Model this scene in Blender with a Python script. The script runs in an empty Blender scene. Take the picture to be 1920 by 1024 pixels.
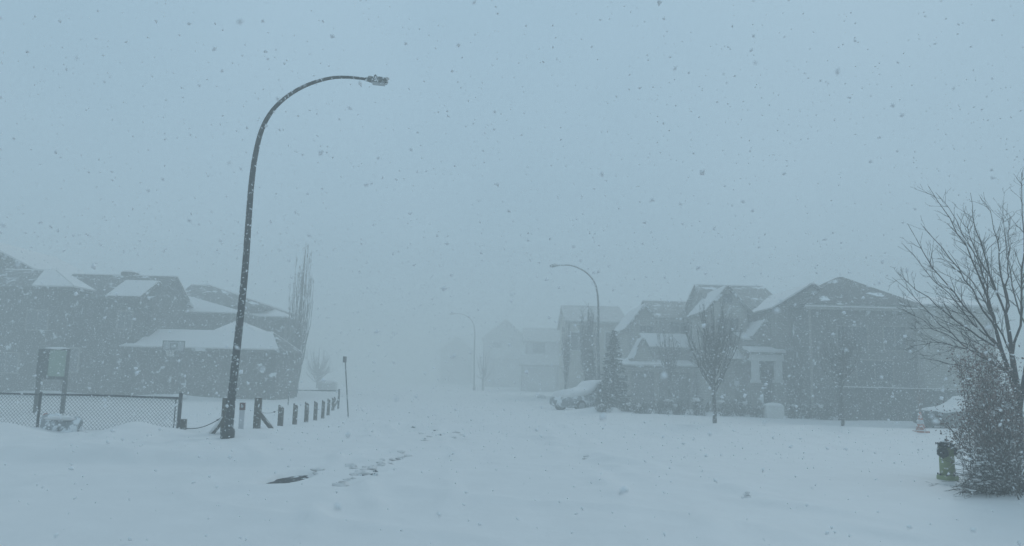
import bpy, math, random
import numpy as np
from mathutils import Vector, Matrix

sc = bpy.context.scene
col = sc.collection
R = math.radians
random.seed(7)
rng = np.random.default_rng(7)

# ------------------------------------------------------------------ camera
F, CX, CY = 1387.0, 960.0, 512.0
PITCH, ROLL, CAMH = R(7.95), R(1.4), 1.7
fwd = Vector((0, math.cos(PITCH), math.sin(PITCH)))
up0 = Vector((0, -math.sin(PITCH), math.cos(PITCH)))
rt0 = Vector((1, 0, 0))
rt = math.cos(ROLL) * rt0 + math.sin(ROLL) * up0
up = -math.sin(ROLL) * rt0 + math.cos(ROLL) * up0
cd = bpy.data.cameras.new("camera")
cam = bpy.data.objects.new("camera", cd)
col.objects.link(cam)
cam.matrix_world = Matrix(((rt.x, up.x, -fwd.x, 0), (rt.y, up.y, -fwd.y, 0), (rt.z, up.z, -fwd.z, CAMH), (0, 0, 0, 1)))
cd.sensor_width = 36
cd.lens = 36 * F / 1920
cd.clip_start = 0.05
cd.clip_end = 3000
cd.dof.use_dof = True
cd.dof.focus_distance = 22
cd.dof.aperture_fstop = 3.2
sc.camera = cam

def at(px, py, Y):
    """world point seen at photo pixel (px,py) at distance Y down the street"""
    d = fwd + rt * ((px - CX) / F) + up * ((CY - py) / F)
    k = Y / d.y
    return Vector((d.x * k, Y, CAMH + d.z * k))

# ------------------------------------------------------------------ world and sun
w = bpy.data.worlds.new("World")
sc.world = w
w.use_nodes = True
nt = w.node_tree
bg = nt.nodes['Background']
sky = nt.nodes.new('ShaderNodeTexSky')
sky.sky_type = 'NISHITA'
sky.sun_disc = False
sky.sun_elevation = R(34)
sky.sun_rotation = R(28)
sky.air_density = 1.0
sky.dust_density = 2.0
tc = nt.nodes.new('ShaderNodeTexCoord')
ns = nt.nodes.new('ShaderNodeTexNoise')
ns.inputs['Scale'].default_value = 2.2
ns.inputs['Detail'].default_value = 3
nt.links.new(tc.outputs['Generated'], ns.inputs['Vector'])
cr = nt.nodes.new('ShaderNodeValToRGB')          # the cloud deck, evenly grey-blue
cr.color_ramp.elements[0].position = 0.3
cr.color_ramp.elements[0].color = (4.75, 7.1, 8.95, 1)
cr.color_ramp.elements[1].position = 0.7
cr.color_ramp.elements[1].color = (5.4, 7.8, 9.7, 1)
nt.links.new(ns.outputs['Fac'], cr.inputs['Fac'])
mx = nt.nodes.new('ShaderNodeMixRGB')
mx.inputs['Fac'].default_value = 0.985
nt.links.new(sky.outputs['Color'], mx.inputs['Color1'])
sp = nt.nodes.new('ShaderNodeSeparateXYZ')        # overcast: the deck brightens towards the zenith
nt.links.new(tc.outputs['Generated'], sp.inputs['Vector'])
mr = nt.nodes.new('ShaderNodeMapRange')
mr.inputs['From Min'].default_value = 0.0; mr.inputs['From Max'].default_value = 1.0
mr.inputs['To Min'].default_value = 0.95; mr.inputs['To Max'].default_value = 1.16
nt.links.new(sp.outputs['Z'], mr.inputs['Value'])
vm = nt.nodes.new('ShaderNodeVectorMath'); vm.operation = 'SCALE'
nt.links.new(cr.outputs['Color'], vm.inputs[0]); nt.links.new(mr.outputs['Result'], vm.inputs['Scale'])
nt.links.new(vm.outputs['Vector'], mx.inputs['Color2'])
nt.links.new(mx.outputs['Color'], bg.inputs['Color'])
bg.inputs['Strength'].default_value = 0.0685

sd = bpy.data.lights.new("sun", 'SUN')
sd.energy = 0.75
sd.angle = R(14)
sd.color = (0.86, 0.95, 1.0)
sun = bpy.data.objects.new("sun", sd)
col.objects.link(sun)
sun.rotation_euler = (R(-56), 0, R(-28))

sc.view_settings.view_transform = 'Standard'
sc.view_settings.look = 'None'
sc.view_settings.gamma = 1
sc.view_settings.exposure = 0
sc.cycles.volume_bounces = 3
sc.cycles.max_bounces = 8
sc.cycles.diffuse_bounces = 3
sc.cycles.use_denoising = True

# ------------------------------------------------------------------ helpers
ORG = {}

def tag(o, label=None, cat=None, group=None, kind=None):
    if label: o['label'] = label
    if cat: o['category'] = cat
    if group: o['group'] = group
    if kind: o['kind'] = kind
    return o

def empty(name, loc, label, cat, group=None):
    o = bpy.data.objects.new(name, None)
    col.objects.link(o)
    o.location = loc
    ORG[o.name] = Vector(loc)
    return tag(o, label, cat, group)

def children(o):
    return [c for c in bpy.data.objects if c.parent == o]

def copy_tree(o, parent=None):
    c = o.copy()
    col.objects.link(c)
    c.parent = parent
    for ch in children(o):
        copy_tree(ch, c)
    return c

class MB:
    def __init__(s):
        s.v = []; s.f = []
    def add(s, vs, fs):
        n = len(s.v)
        s.v.extend([tuple(p) for p in vs])
        s.f.extend([tuple(i + n for i in f) for f in fs])
    def box(s, x0, x1, y0, y1, z0, z1):
        s.add([(x0,y0,z0),(x1,y0,z0),(x1,y1,z0),(x0,y1,z0),(x0,y0,z1),(x1,y0,z1),(x1,y1,z1),(x0,y1,z1)],
              [(0,3,2,1),(4,5,6,7),(0,1,5,4),(1,2,6,5),(2,3,7,6),(3,0,4,7)])
    def slab(s, pts, t):
        """polygon thickened by t along its upward normal"""
        pts = [Vector(p) for p in pts]
        n = Vector((0, 0, 0))
        for i in range(len(pts)):
            a, b = pts[i], pts[(i + 1) % len(pts)]
            n += a.cross(b)
        n.normalize()
        if n.z < 0:
            pts.reverse(); n = -n
        q = [p + n * t for p in pts]
        k = len(pts)
        s.add(pts + q, [tuple(range(k))[::-1], tuple(range(k, 2 * k))] + [(i, (i + 1) % k, k + (i + 1) % k, k + i) for i in range(k)])
    def prism(s, poly, axis, a, b):
        """polygon in the plane across axis, swept from a to b"""
        k = len(poly)
        if axis == 'x':
            A = [(a, p[0], p[1]) for p in poly]; B = [(b, p[0], p[1]) for p in poly]
        else:
            A = [(p[0], a, p[1]) for p in poly]; B = [(p[0], b, p[1]) for p in poly]
        s.add(A + B, [tuple(range(k)), tuple(range(k, 2 * k))[::-1]] + [(i, k + i, k + (i + 1) % k, (i + 1) % k) for i in range(k)])
    def tube(s, path, rad, n=6, cap=True):
        path = [Vector(p) for p in path]
        m = len(path)
        if not hasattr(rad, '__len__'): rad = [rad] * m
        vs = []; u = None
        for i, p in enumerate(path):
            d = (path[min(i + 1, m - 1)] - path[max(i - 1, 0)])
            if d.length < 1e-9: d = Vector((0, 0, 1))
            d.normalize()
            if u is None:
                u = d.cross(Vector((0.31, 0.87, 0.21))).normalized()
            else:
                u = (u - d * u.dot(d))
                if u.length < 1e-6: u = d.cross(Vector((0.5, 0.1, 0.8)))
                u.normalize()
            v = d.cross(u)
            for j in range(n):
                a = 2 * math.pi * j / n
                vs.append(p + (u * math.cos(a) + v * math.sin(a)) * rad[i])
        fs = [(i * n + j, i * n + (j + 1) % n, (i + 1) * n + (j + 1) % n, (i + 1) * n + j) for i in range(m - 1) for j in range(n)]
        if cap:
            fs.append(tuple(range(n))[::-1]); fs.append(tuple(range((m - 1) * n, m * n)))
        s.add(vs, fs)
    def bar(s, a, b, r, n=4):
        s.tube([a, b], r, n)
    def blob(s, c, rx, ry, rz, seed=0, rough=0.15, nu=10, nv=6, flat=None):
        r_ = random.Random(seed)
        vs = []; c = Vector(c)
        ph = [r_.uniform(0, 6.28) for _ in range(6)]
        for i in range(nv + 1):
            th = math.pi * i / nv
            for j in range(nu):
                a = 2 * math.pi * j / nu
                k = 1 + rough * (math.sin(2 * a + ph[0]) * math.sin(2 * th + ph[1]) + 0.6 * math.sin(3 * a + ph[2] + 2 * th) + 0.4 * math.sin(5 * th + ph[3] + a))
                z = math.cos(th) * rz * k
                if flat is not None: z = max(z, flat)
                vs.append(c + Vector((math.sin(th) * math.cos(a) * rx * k, math.sin(th) * math.sin(a) * ry * k, z)))
        fs = [(i * nu + j, (i + 1) * nu + j, (i + 1) * nu + (j + 1) % nu, i * nu + (j + 1) % nu) for i in range(nv) for j in range(nu)]
        s.add(vs, fs)
    def lathe(s, c, prof, n=20, M=None):
        """profile [(r,z)] spun about z at c, optionally turned by matrix M"""
        vs = []; c = Vector(c)
        for r_, z in prof:
            for j in range(n):
                a = 2 * math.pi * j / n
                p = Vector((r_ * math.cos(a), r_ * math.sin(a), z))
                if M is not None: p = M @ p
                vs.append(c + p)
        m = len(prof)
        fs = [(i * n + j, i * n + (j + 1) % n, (i + 1) * n + (j + 1) % n, (i + 1) * n + j) for i in range(m - 1) for j in range(n)]
        fs.append(tuple(range(n))[::-1]); fs.append(tuple(range((m - 1) * n, m * n)))
        s.add(vs, fs)
    def build(s, name, mat, parent=None, smooth=False, label=None):
        me = bpy.data.meshes.new(name)
        org = ORG.get(parent.name, Vector((0, 0, 0))) if parent else Vector((0, 0, 0))
        v = np.array(s.v, dtype=float).reshape(-1, 3) - np.array(org)
        me.from_pydata(v.tolist(), [], s.f)
        me.materials.append(mat)
        if smooth:
            me.polygons.foreach_set('use_smooth', [True] * len(me.polygons))
        me.update()
        o = bpy.data.objects.new(name, me)
        col.objects.link(o)
        if parent:
            o.parent = parent
            ORG[o.name] = org
        if label: o['label'] = label
        return o

def recenter(o):
    """move a one-mesh thing's origin to its base"""
    me = o.data
    v = np.empty(len(me.vertices) * 3); me.vertices.foreach_get('co', v); v = v.reshape(-1, 3)
    b = np.array([(v[:, 0].min() + v[:, 0].max()) / 2, (v[:, 1].min() + v[:, 1].max()) / 2, v[:, 2].min()])
    v -= b
    me.vertices.foreach_set('co', v.ravel()); me.update()
    o.location = b
    return o

def mat(name, c, rough=0.8, var=0.15, vscale=4, bump=0.0, bscale=20, snow=0.0, sscale=9, stripe=None, metal=0.0):
    """procedural surface: base colour with noisy variation, optional stuck snow patches and boards"""
    m = bpy.data.materials.new(name)
    m.use_nodes = True
    t = m.node_tree; N = t.nodes; L = t.links
    b = N['Principled BSDF']
    b.inputs['Roughness'].default_value = rough
    b.inputs['Metallic'].default_value = metal
    b.inputs['Specular IOR Level'].default_value = 0.3
    tc = N.new('ShaderNodeTexCoord')
    n1 = N.new('ShaderNodeTexNoise'); n1.inputs['Scale'].default_value = vscale; n1.inputs['Detail'].default_value = 5
    L.new(tc.outputs['Object'], n1.inputs['Vector'])
    r = N.new('ShaderNodeValToRGB')
    r.color_ramp.elements[0].position = 0.3; r.color_ramp.elements[1].position = 0.7
    r.color_ramp.elements[0].color = tuple(x * (1 - var) for x in c) + (1,)
    r.color_ramp.elements[1].color = tuple(min(1, x * (1 + var)) for x in c) + (1,)
    L.new(n1.outputs['Fac'], r.inputs['Fac'])
    out = r.outputs['Color']
    if stripe:
        wv = N.new('ShaderNodeTexWave'); wv.bands_direction = stripe[0]
        wv.inputs['Scale'].default_value = stripe[1]; wv.inputs['Distortion'].default_value = 0.3
        wv.wave_profile = 'SAW'
        L.new(tc.outputs['Object'], wv.inputs['Vector'])
        mm = N.new('ShaderNodeMixRGB'); mm.blend_type = 'MULTIPLY'; mm.inputs['Fac'].default_value = stripe[2]
        L.new(out, mm.inputs['Color1']); L.new(wv.outputs['Color'], mm.inputs['Color2'])
        out = mm.outputs['Color']
    if snow > 0:
        n2 = N.new('ShaderNodeTexNoise'); n2.inputs['Scale'].default_value = sscale; n2.inputs['Detail'].default_value = 4; n2.inputs['Roughness'].default_value = 0.65
        L.new(tc.outputs['Object'], n2.inputs['Vector'])
        r2 = N.new('ShaderNodeValToRGB')
        r2.color_ramp.elements[0].position = 1 - snow; r2.color_ramp.elements[1].position = min(1, 1 - snow + 0.06)
        L.new(n2.outputs['Fac'], r2.inputs['Fac'])
        m2 = N.new('ShaderNodeMixRGB'); m2.inputs['Color2'].default_value = (0.78, 0.80, 0.82, 1)
        L.new(r2.outputs['Color'], m2.inputs['Fac']); L.new(out, m2.inputs['Color1'])
        out = m2.outputs['Color']
    L.new(out, b.inputs['Base Color'])
    if bump > 0:
        n3 = N.new('ShaderNodeTexNoise'); n3.inputs['Scale'].default_value = bscale; n3.inputs['Detail'].default_value = 6
        L.new(tc.outputs['Object'], n3.inputs['Vector'])
        bp = N.new('ShaderNodeBump'); bp.inputs['Strength'].default_value = bump; bp.inputs['Distance'].default_value = 0.05
        L.new(n3.outputs['Fac'], bp.inputs['Height']); L.new(bp.outputs['Normal'], b.inputs['Normal'])
    return m

M = {}
M['snow'] = mat('snow', (0.715, 0.70, 0.695), 0.7, 0.02, 1.5, bump=0.5, bscale=2.2)
M['roof_snow'] = mat('roof_snow', (0.715, 0.70, 0.695), 0.7, 0.02, 1.5, bump=0.15, bscale=1.5)
M['asphalt'] = mat('asphalt', (0.045, 0.047, 0.05), 0.8, 0.3, 6, bump=0.6, bscale=30, snow=0.46, sscale=5)
M['lamp_metal'] = mat('lamp_metal', (0.026, 0.03, 0.032), 0.6, 0.25, 10, snow=0.415, sscale=13)
M['lamp_head'] = mat('lamp_head', (0.10, 0.11, 0.11), 0.6, 0.3, 14, snow=0.48, sscale=16)
M['steel'] = mat('galvanised_steel', (0.05, 0.056, 0.06), 0.55, 0.2, 12, snow=0.37, sscale=10)
M['wire'] = mat('fence_wire', (0.09, 0.10, 0.105), 0.6, 0.2, 12)
M['wood'] = mat('weathered_wood', (0.085, 0.078, 0.066), 0.9, 0.35, 7, bump=0.5, bscale=25, snow=0.40, sscale=12)
M['wood_far'] = mat('weathered_board', (0.10, 0.098, 0.092), 0.9, 0.25, 5, snow=0.36, sscale=5, stripe=('X', 3.2, 0.35))
M['cable'] = mat('steel_cable', (0.06, 0.065, 0.07), 0.6)
M['white_post'] = mat('white_post', (0.52, 0.53, 0.55), 0.7, 0.08)
M['red_brown'] = mat('reflector_brown', (0.13, 0.055, 0.045), 0.6, 0.3, 20, snow=0.36, sscale=20)
M['shingle'] = mat('shingle', (0.08, 0.078, 0.074), 0.9, 0.2, 3, snow=0.425, sscale=1.1, stripe=('Z', 4, 0.25))
M['shingle_mid'] = mat('shingle_mid', (0.19, 0.185, 0.17), 0.9, 0.2, 3, snow=0.44, sscale=1.1, stripe=('Z', 4, 0.25))
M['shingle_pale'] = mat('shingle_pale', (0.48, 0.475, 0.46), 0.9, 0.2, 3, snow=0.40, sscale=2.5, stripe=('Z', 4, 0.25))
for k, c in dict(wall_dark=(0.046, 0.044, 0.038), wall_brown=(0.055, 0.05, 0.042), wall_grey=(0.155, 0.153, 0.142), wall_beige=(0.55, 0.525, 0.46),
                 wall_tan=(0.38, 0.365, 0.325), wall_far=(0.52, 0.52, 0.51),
                 wall_mid=(0.27, 0.26, 0.235), wall_pale=(0.43, 0.42, 0.38)).items():
    M[k] = mat(k, c, 0.85, 0.16, 0.6, stripe=('Z', 2.2, 0.35), snow=0.385, sscale=1.6)
M['trim'] = mat('white_trim', (0.62, 0.62, 0.6), 0.7, 0.06)
M['trim_dull'] = mat('dull_trim', (0.26, 0.25, 0.23), 0.7, 0.1)
M['glass'] = mat('window_glass', (0.07, 0.076, 0.08), 0.25, 0.1)
M['garage_door'] = mat('garage_door', (0.17, 0.163, 0.148), 0.7, 0.1, stripe=('Z', 0.9, 0.3))
M['bark'] = mat('bark', (0.055, 0.05, 0.046), 0.95, 0.3, 12, snow=0.41, sscale=12)
M['bark_near'] = mat('bark_near', (0.052, 0.046, 0.043), 0.95, 0.35, 12, snow=0.37, sscale=7)
M['shrub_twig'] = mat('shrub_twig', (0.11, 0.095, 0.088), 0.95, 0.35, 12, snow=0.44, sscale=12)
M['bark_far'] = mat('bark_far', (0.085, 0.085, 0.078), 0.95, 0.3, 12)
M['needles'] = mat('needles', (0.035, 0.05, 0.042), 0.9, 0.35, 3, snow=0.42, sscale=5)
M['dry_leaf'] = mat('dry_leaf', (0.21, 0.155, 0.138), 0.9, 0.45, 8, snow=0.45, sscale=9)
M['twig_leaf'] = mat('withered_leaf', (0.10, 0.095, 0.085), 0.9, 0.35, 3, snow=0.46, sscale=3)
M['hyd_green'] = mat('hydrant_paint', (0.225, 0.275, 0.12), 0.5, 0.18, 9, snow=0.41, sscale=9)
M['hyd_black'] = mat('black_cap', (0.016, 0.018, 0.02), 0.55, 0.3, 12, snow=0.37, sscale=16)
M['orange'] = mat('cone_orange', (0.42, 0.10, 0.055), 0.7, 0.15, 8, snow=0.46, sscale=9)
M['car_grey'] = mat('car_paint_grey', (0.17, 0.18, 0.19), 0.5, 0.08, 3, snow=0.48, sscale=2.5)
M['car_dark'] = mat('car_paint_dark', (0.03, 0.035, 0.04), 0.4, 0.1, 3, snow=0.40, sscale=4)
M['tyre'] = mat('tyre', (0.025, 0.025, 0.027), 0.9, 0.2, 8, snow=0.42, sscale=8)
M['rim'] = mat('rim', (0.3, 0.31, 0.32), 0.4, 0.1)
M['light_lens'] = mat('light_lens', (0.4, 0.42, 0.44), 0.2, 0.05)
M['red'] = mat('red_knob', (0.32, 0.035, 0.03), 0.5, 0.2, 30)
M['board_green'] = mat('board_green', (0.25, 0.33, 0.26), 0.8, 0.12, 2, snow=0.38, sscale=3)
M['dark_panel'] = mat('dark_panel', (0.05, 0.055, 0.058), 0.8, 0.2, 4, snow=0.35, sscale=6)
M['tarp'] = mat('tarp_grey', (0.30, 0.31, 0.32), 0.9, 0.25, 5, bump=0.8, bscale=7, snow=0.53, sscale=4)
M['chunk'] = mat('dirty_ice', (0.13, 0.135, 0.14), 0.9, 0.5, 10, snow=0.52, sscale=14)
M['flake'] = mat('snow_flake', (0.82, 0.83, 0.84), 0.9, 0.02)
M['board_clear'] = mat('backboard_panel', (0.36, 0.38, 0.39), 0.6, 0.05)

# ------------------------------------------------------------------ ground
_k = [(rng.uniform(0, 2 * math.pi), f_, rng.uniform(0, 6.28), a_) for f_, a_ in
      [(0.18, .05), (0.25, .045), (0.4, .03), (0.55, .024), (0.8, .016), (1.1, .012), (1.6, .008), (2.3, .006), (3.3, .0045), (4.7, .003), (6.5, .0022)]]
_cp = [(-120, 780), (0, 791), (60, 805), (130, 820), (200, 808), (250, 793), (300, 805), (345, 820), (420, 833), (520, 836), (620, 836)]
_cx = [at(p, q, 17.0).x for p, q in _cp]
_cz = [at(p, q, 17.0).z for p, q in _cp]
_cx = [-40] + _cx + [0]
_cz = [0.35] + [max(0, z) for z in _cz] + [0]

def gp(px, py):
    """where the level ground is seen at a photo pixel"""
    d = at(px, py, 1.0) - Vector((0, 0, CAMH))
    k = -CAMH / d.z
    return d.x * k, k
def ramp(t, a, b):
    t = np.clip((t - a) / (b - a), 0, 1)
    return t * t * (3 - 2 * t)

HOLES = [(537, 898, .25, .85, .26, .3), (700, 893, .10, .45, .09, .6), (738, 861, .12, .5, .09, .3), (636, 911, .34, .3, .035, .1), (822, 824, .28, .5, .09, .2), (775, 808, .4, .5, .09, .3), (852, 823, .25, .4, .09, .2), (640, 870, .5, .4, .03, .6), (1400, 940, .3, .6, .03, .6)]
HOLES = [gp(a, b) + (c, d, e, g) for a, b, c, d, e, g in HOLES]

def H(x, y):
    x = np.asarray(x, float); y = np.asarray(y, float)
    z = np.zeros(np.broadcast(x, y).shape)
    q = np.zeros_like(z)
    for a, f_, p, am in _k:
        q = q + am * np.sin((x * math.cos(a) + y * math.sin(a)) * f_ * 2 * math.pi / 3 + p + 0.8 * np.sin(x * 0.3 + p) + 0.6 * np.sin(y * 0.37 + 2 * p))
    near = 1 - ramp(y, 30, 60) * 0.5
    z = z + q * 0.55 * near
    # ploughed bank in front of the wire fence
    c = np.maximum(np.interp(x, _cx, _cz) - 0.16, 0)
    d = y - 17.0
    z = z + c * np.exp(-np.where(d < 0, (d / 1.5) ** 2, (d / 0.9) ** 2))
    left = 1 - ramp(x, -6.5, -2.5)
    z = z + left * (0.17 * ramp(y, 13.5, 14.4) * (1 - ramp(y, 19, 24)))
    z = z - left * 0.05 * np.exp(-((y - 13.3 - 0.12 * (x + 6)) / 0.55) ** 2) + left * 0.05 * np.exp(-((y - 11.9 - 0.2 * (x + 6)) / 0.6) ** 2)
    # bank at the right edge under the shrubs, long drifts across the road
    rr = ramp(x, 4.0, 8.5)
    z = z + rr * 0.10 * np.exp(-((y - 12.0) / 2.5) ** 2)
    z = z + 0.10 * np.exp(-((y - 25 - 0.25 * x) / 1.1) ** 2) * ramp(x, -6, -2)
    z = z + 0.06 * np.exp(-((y - 34) / 2.0) ** 2) * ramp(x, 3, 8)
    # drifts against the left houses and in front of the parked car
    z = z + 0.22 * np.exp(-((y - 42.5) / 1.2) ** 2) * (1 - ramp(x, -17, -13)) * (0.6 + 0.4 * np.sin(x * 0.9))
    z = z + 0.30 * np.exp(-((x - 4.7) / 1.3) ** 2 - ((y - 37.6) / 0.7) ** 2)
    # wheel tracks filled in by the wind
    for off in (-1.5, 0.2, 2.3, 4.0):
        cx_ = off - 0.12 * (y - 10) + 0.25 * np.sin(y * 0.25)
        z = z - 0.018 * np.exp(-((x - cx_) / 0.28) ** 2) * (1 - ramp(y, 28, 40))
    z = z + 0.02 * np.exp(-((y - 16.3) / 1.6) ** 2) * left * (np.sin(x * 5.1 + 1.3 * np.sin(y * 3)) + np.sin(x * 8.3 + y * 4.1) * .6 + np.sin(y * 7 - x * 2.7) * .5)
    # wind-carved drift crests and ploughed ridges left along the ruts
    wv = np.sin(x * 0.9 + y * 0.55 + 1.2 * np.sin(x * 0.5 - y * 0.3) + 0.5 * np.sin(y * 1.3))
    z = z + 0.055 * np.maximum(0, 1 - np.abs(wv) * 1.6) ** 2 * (1 - ramp(y, 30, 45)) * (0.5 + 0.5 * np.sin(x * 0.31 + y * 0.21))
    for a0, sl, am, sg in ((-2.9, -.13, .05, .16), (-2.1, -.13, .045, .14), (-0.9, -.11, .035, .16), (1.4, -.02, .035, .2), (2.2, -.02, .03, .2), (3.2, -.30, .06, .45), (3.9, .1, .035, .3)):
        cx_ = a0 + sl * (y - 13) + 0.18 * np.sin(y * 0.55 + a0) + 0.06 * np.sin(y * 2.1 + a0 * 3)
        z = z + 1.9 * am * np.exp(-((x - cx_) / sg) ** 2) * (0.55 + 0.45 * np.sin(y * 1.1 + a0 * 5)) * (0.8 + 0.3 * np.sin(y * 5.3 + x * 4)) * (1 - ramp(y, 26, 34)) * ramp(y, 7, 9.5)
    z = np.where(z < 0.0, 0.045 * np.tanh(z / 0.045), z)
    # hollows blown down to the asphalt, each with a crisp lip on the near side
    z = z * (1 - 0.92 * np.exp(-((x - HOLES[0][0]) / 1.1) ** 2 - ((y - HOLES[0][1] + .3) / 1.7) ** 2))
    for hx, hy, sx, sy, dp, sk in HOLES:
        u = (x - hx); v = (y - hy) - sk * u
        ang = 1 + 0.25 * np.sin(u * 11 + v * 7) + 0.2 * np.sin(v * 17 - u * 5)
        r2 = (u / sx) ** 2 + (v / sy) ** 2
        z = z - dp * ang * np.exp(-r2 ** 2 if dp > .15 else -r2 * 1.2)
        z = z + 0.25 * dp * np.exp(-(u / (sx * 1.8)) ** 2 - ((v + sy * 1.4) / (sy * 0.5)) ** 2)
    u = x - HOLES[0][0]; v = y - HOLES[0][1] - 0.2 * u
    v2 = (y - HOLES[0][1]) - 0.55 * u
    z = z + 0.032 * np.exp(-((u - 0.45) / 1.0) ** 2) * np.where(v2 < -0.42, np.exp(-((v2 + 0.42) / 0.9) ** 2), np.exp(-((v2 + 0.42) / 0.10) ** 2))
    return z

def Hz(x, y):
    return float(H(x, y))

def steps(a, b, s0, grow):
    o = [a]; s = s0
    while o[-1] < b:
        o.append(o[-1] + s); s *= grow
    return o
ys = sorted(set([-v + 5 for v in steps(0.3, 34, 0.3, 1.25)] + list(np.arange(5, 20, 0.085)) + steps(20, 248, 0.1, 1.022)))
xr = steps(13, 188, 0.1, 1.06)
xs = sorted(set([-v for v in xr] + list(np.arange(-13, 13, 0.095)) + xr))
XX, YY = np.meshgrid(xs, ys)
ZZ = H(XX, YY)
nx, ny = len(xs), len(ys)
me = bpy.data.meshes.new('ground')
vv = np.stack([XX.ravel(), YY.ravel(), ZZ.ravel()], 1)
ii = (np.arange(ny - 1)[:, None] * nx + np.arange(nx - 1)[None, :]).ravel()
ff = np.stack([ii, ii + 1, ii + nx + 1, ii + nx], 1)
me.vertices.add(len(vv)); me.vertices.foreach_set('co', vv.ravel())
me.loops.add(len(ff) * 4); me.loops.foreach_set('vertex_index', ff.ravel().astype(np.int32))
me.polygons.add(len(ff)); me.polygons.foreach_set('loop_start', np.arange(len(ff), dtype=np.int32) * 4)
me.update(calc_edges=True)
me.polygons.foreach_set('use_smooth', [True] * len(ff))
me.materials.append(M['snow'])
ground = bpy.data.objects.new('ground', me); col.objects.link(ground)
tag(ground, 'deep wind-blown snow covering the whole street and the yards', kind='structure')

b = MB()
def roadc(y): return -1.8 - 0.22 * max(0, y - 20)
RY = [3, 12, 20, 30, 45, 70, 100, 140]
b.add([(roadc(y) - 5.2, y, -0.06) for y in RY] + [(roadc(y) + 5.2, y, -0.06) for y in RY],
      [(i, i + 8, i + 9, i + 1) for i in range(7)])
tag(b.build('road', M['asphalt']), 'dark asphalt road showing through a blown-out hollow in the snow', kind='structure')

# ------------------------------------------------------------------ street lamps
def street_lamp():
    pts = [(425, 838), (432, 770), (439, 700), (450, 600), (460, 500), (467, 400), (472, 340), (479, 290), (491, 243), (511, 207), (541, 179), (577, 159), (617, 147), (652, 145), (690, 149)]
    Y = 17.2
    P = [at(a, c, Y) for a, c in pts]
    base = Vector((P[0].x, Y, 0))
    # the pole itself is upright; only its curve leans out over the road
    e = empty('street_lamp', base, 'tall dark street lamp with a long curved arm, nearest the camera beside the wooden posts', 'street lamp', 'curved street lamps along the road')
    path = [base + Vector((0, 0, -0.4))] + P[1:]
    rad = [k * .87 for k in (0.125, 0.112, 0.105, 0.097, 0.09, 0.082, 0.078, 0.072, 0.065, 0.058, 0.053, 0.05, 0.045, 0.041, 0.038)]
    # refine
    pp, rr = [], []
    for i in range(len(path) - 1):
        p0 = path[max(i - 1, 0)]; p1 = path[i]; p2 = path[i + 1]; p3 = path[min(i + 2, len(path) - 1)]
        for k in range(4):
            t = k / 4
            pp.append(0.5 * ((2 * p1) + (-p0 + p2) * t + (2 * p0 - 5 * p1 + 4 * p2 - p3) * t * t + (-p0 + 3 * p1 - 3 * p2 + p3) * t ** 3))
            rr.append(rad[i] * (1 - t) + rad[i + 1] * t)
    pp.append(path[-1]); rr.append(rad[-1])
    m = MB(); m.tube(pp, rr, 14); m.build('pole', M['lamp_metal'], e, True)
    m = MB(); m.lathe(base + Vector((0, 0, -0.2)), [(0.155, 0), (0.155, 0.5), (0.14, 0.56), (0.10, 0.58)], 14); m.build('base_cover', M['lamp_metal'], e, True)
    m = MB(); m.box(base.x - 0.05, base.x + 0.05, Y - 0.118, Y - 0.10, 0.75, 1.0); m.build('access_panel', M['lamp_metal'], e)
    a = P[-1]; tip = at(727, 153, Y)
    d = (tip - a).normalized(); L = (tip - a).length; s = d.cross(Vector((0, 0, 1))).normalized(); n = s.cross(d).normalized()
    prof = [(-0.06, .045, .04), (0.02, .06, .055), (0.12, .10, .07), (0.28, .13, .078), (L * 0.8, .13, .075), (L * 0.95, .11, .06), (L, .07, .04)]
    m = MB(); vs = []; K = 12
    for t, hw, hh in prof:
        for j in range(K):
            q = 2 * math.pi * j / K
            cx_, sx_ = math.cos(q), math.sin(q)
            vs.append(a + d * t + s * hw * math.copysign(abs(cx_) ** 0.6, cx_) + n * hh * math.copysign(abs(sx_) ** 0.6, sx_))
    m.add(vs, [(i * K + j, i * K + (j + 1) % K, (i + 1) * K + (j + 1) % K, (i + 1) * K + j) for i in range(len(prof) - 1) for j in range(K)] + [tuple(range(K))[::-1], tuple(range((len(prof) - 1) * K, len(prof) * K))])
    hd = m.build('lamp_head', M['lamp_head'], e, True)
    m = MB()
    c = a + d * L * 0.55 - n * 0.078
    m.slab([c + d * 0.15 + s * .09, c - d * 0.15 + s * .09, c - d * 0.15 - s * .09, c + d * 0.15 - s * .09], -0.018); m.build('lens', M['light_lens'], hd)
    m = MB(); m.lathe(a + d * 0.17 + n * 0.07, [(.03, 0), (.03, .05), (.02, .065)], 10); m.build('photocell', M['dark_panel'], hd, True)
    m = MB()
    for k in range(5): m.blob(a + d * (0.05 + 0.1 * k) + n * (0.068) + s * random.uniform(-.03, .03), .075, .07, .022, k, 0.25)
    m.build('snow_patch', M['snow'], hd, True)
    return e
lamp = street_lamp()
lp = copy_tree(lamp)
lp.location = (at(1124, 762, 46.7).x, 46.7, 0); lp.rotation_euler.z = R(180)
lp['label'] = 'hazy street lamp arching left above the snow-covered parked car'
lp = copy_tree(lamp)
lp.location = (at(889, 735, 86).x, 86, 0); lp.rotation_euler.z = R(172)
lp['label'] = 'faintest street lamp far down the road, almost lost in the blizzard'

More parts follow.
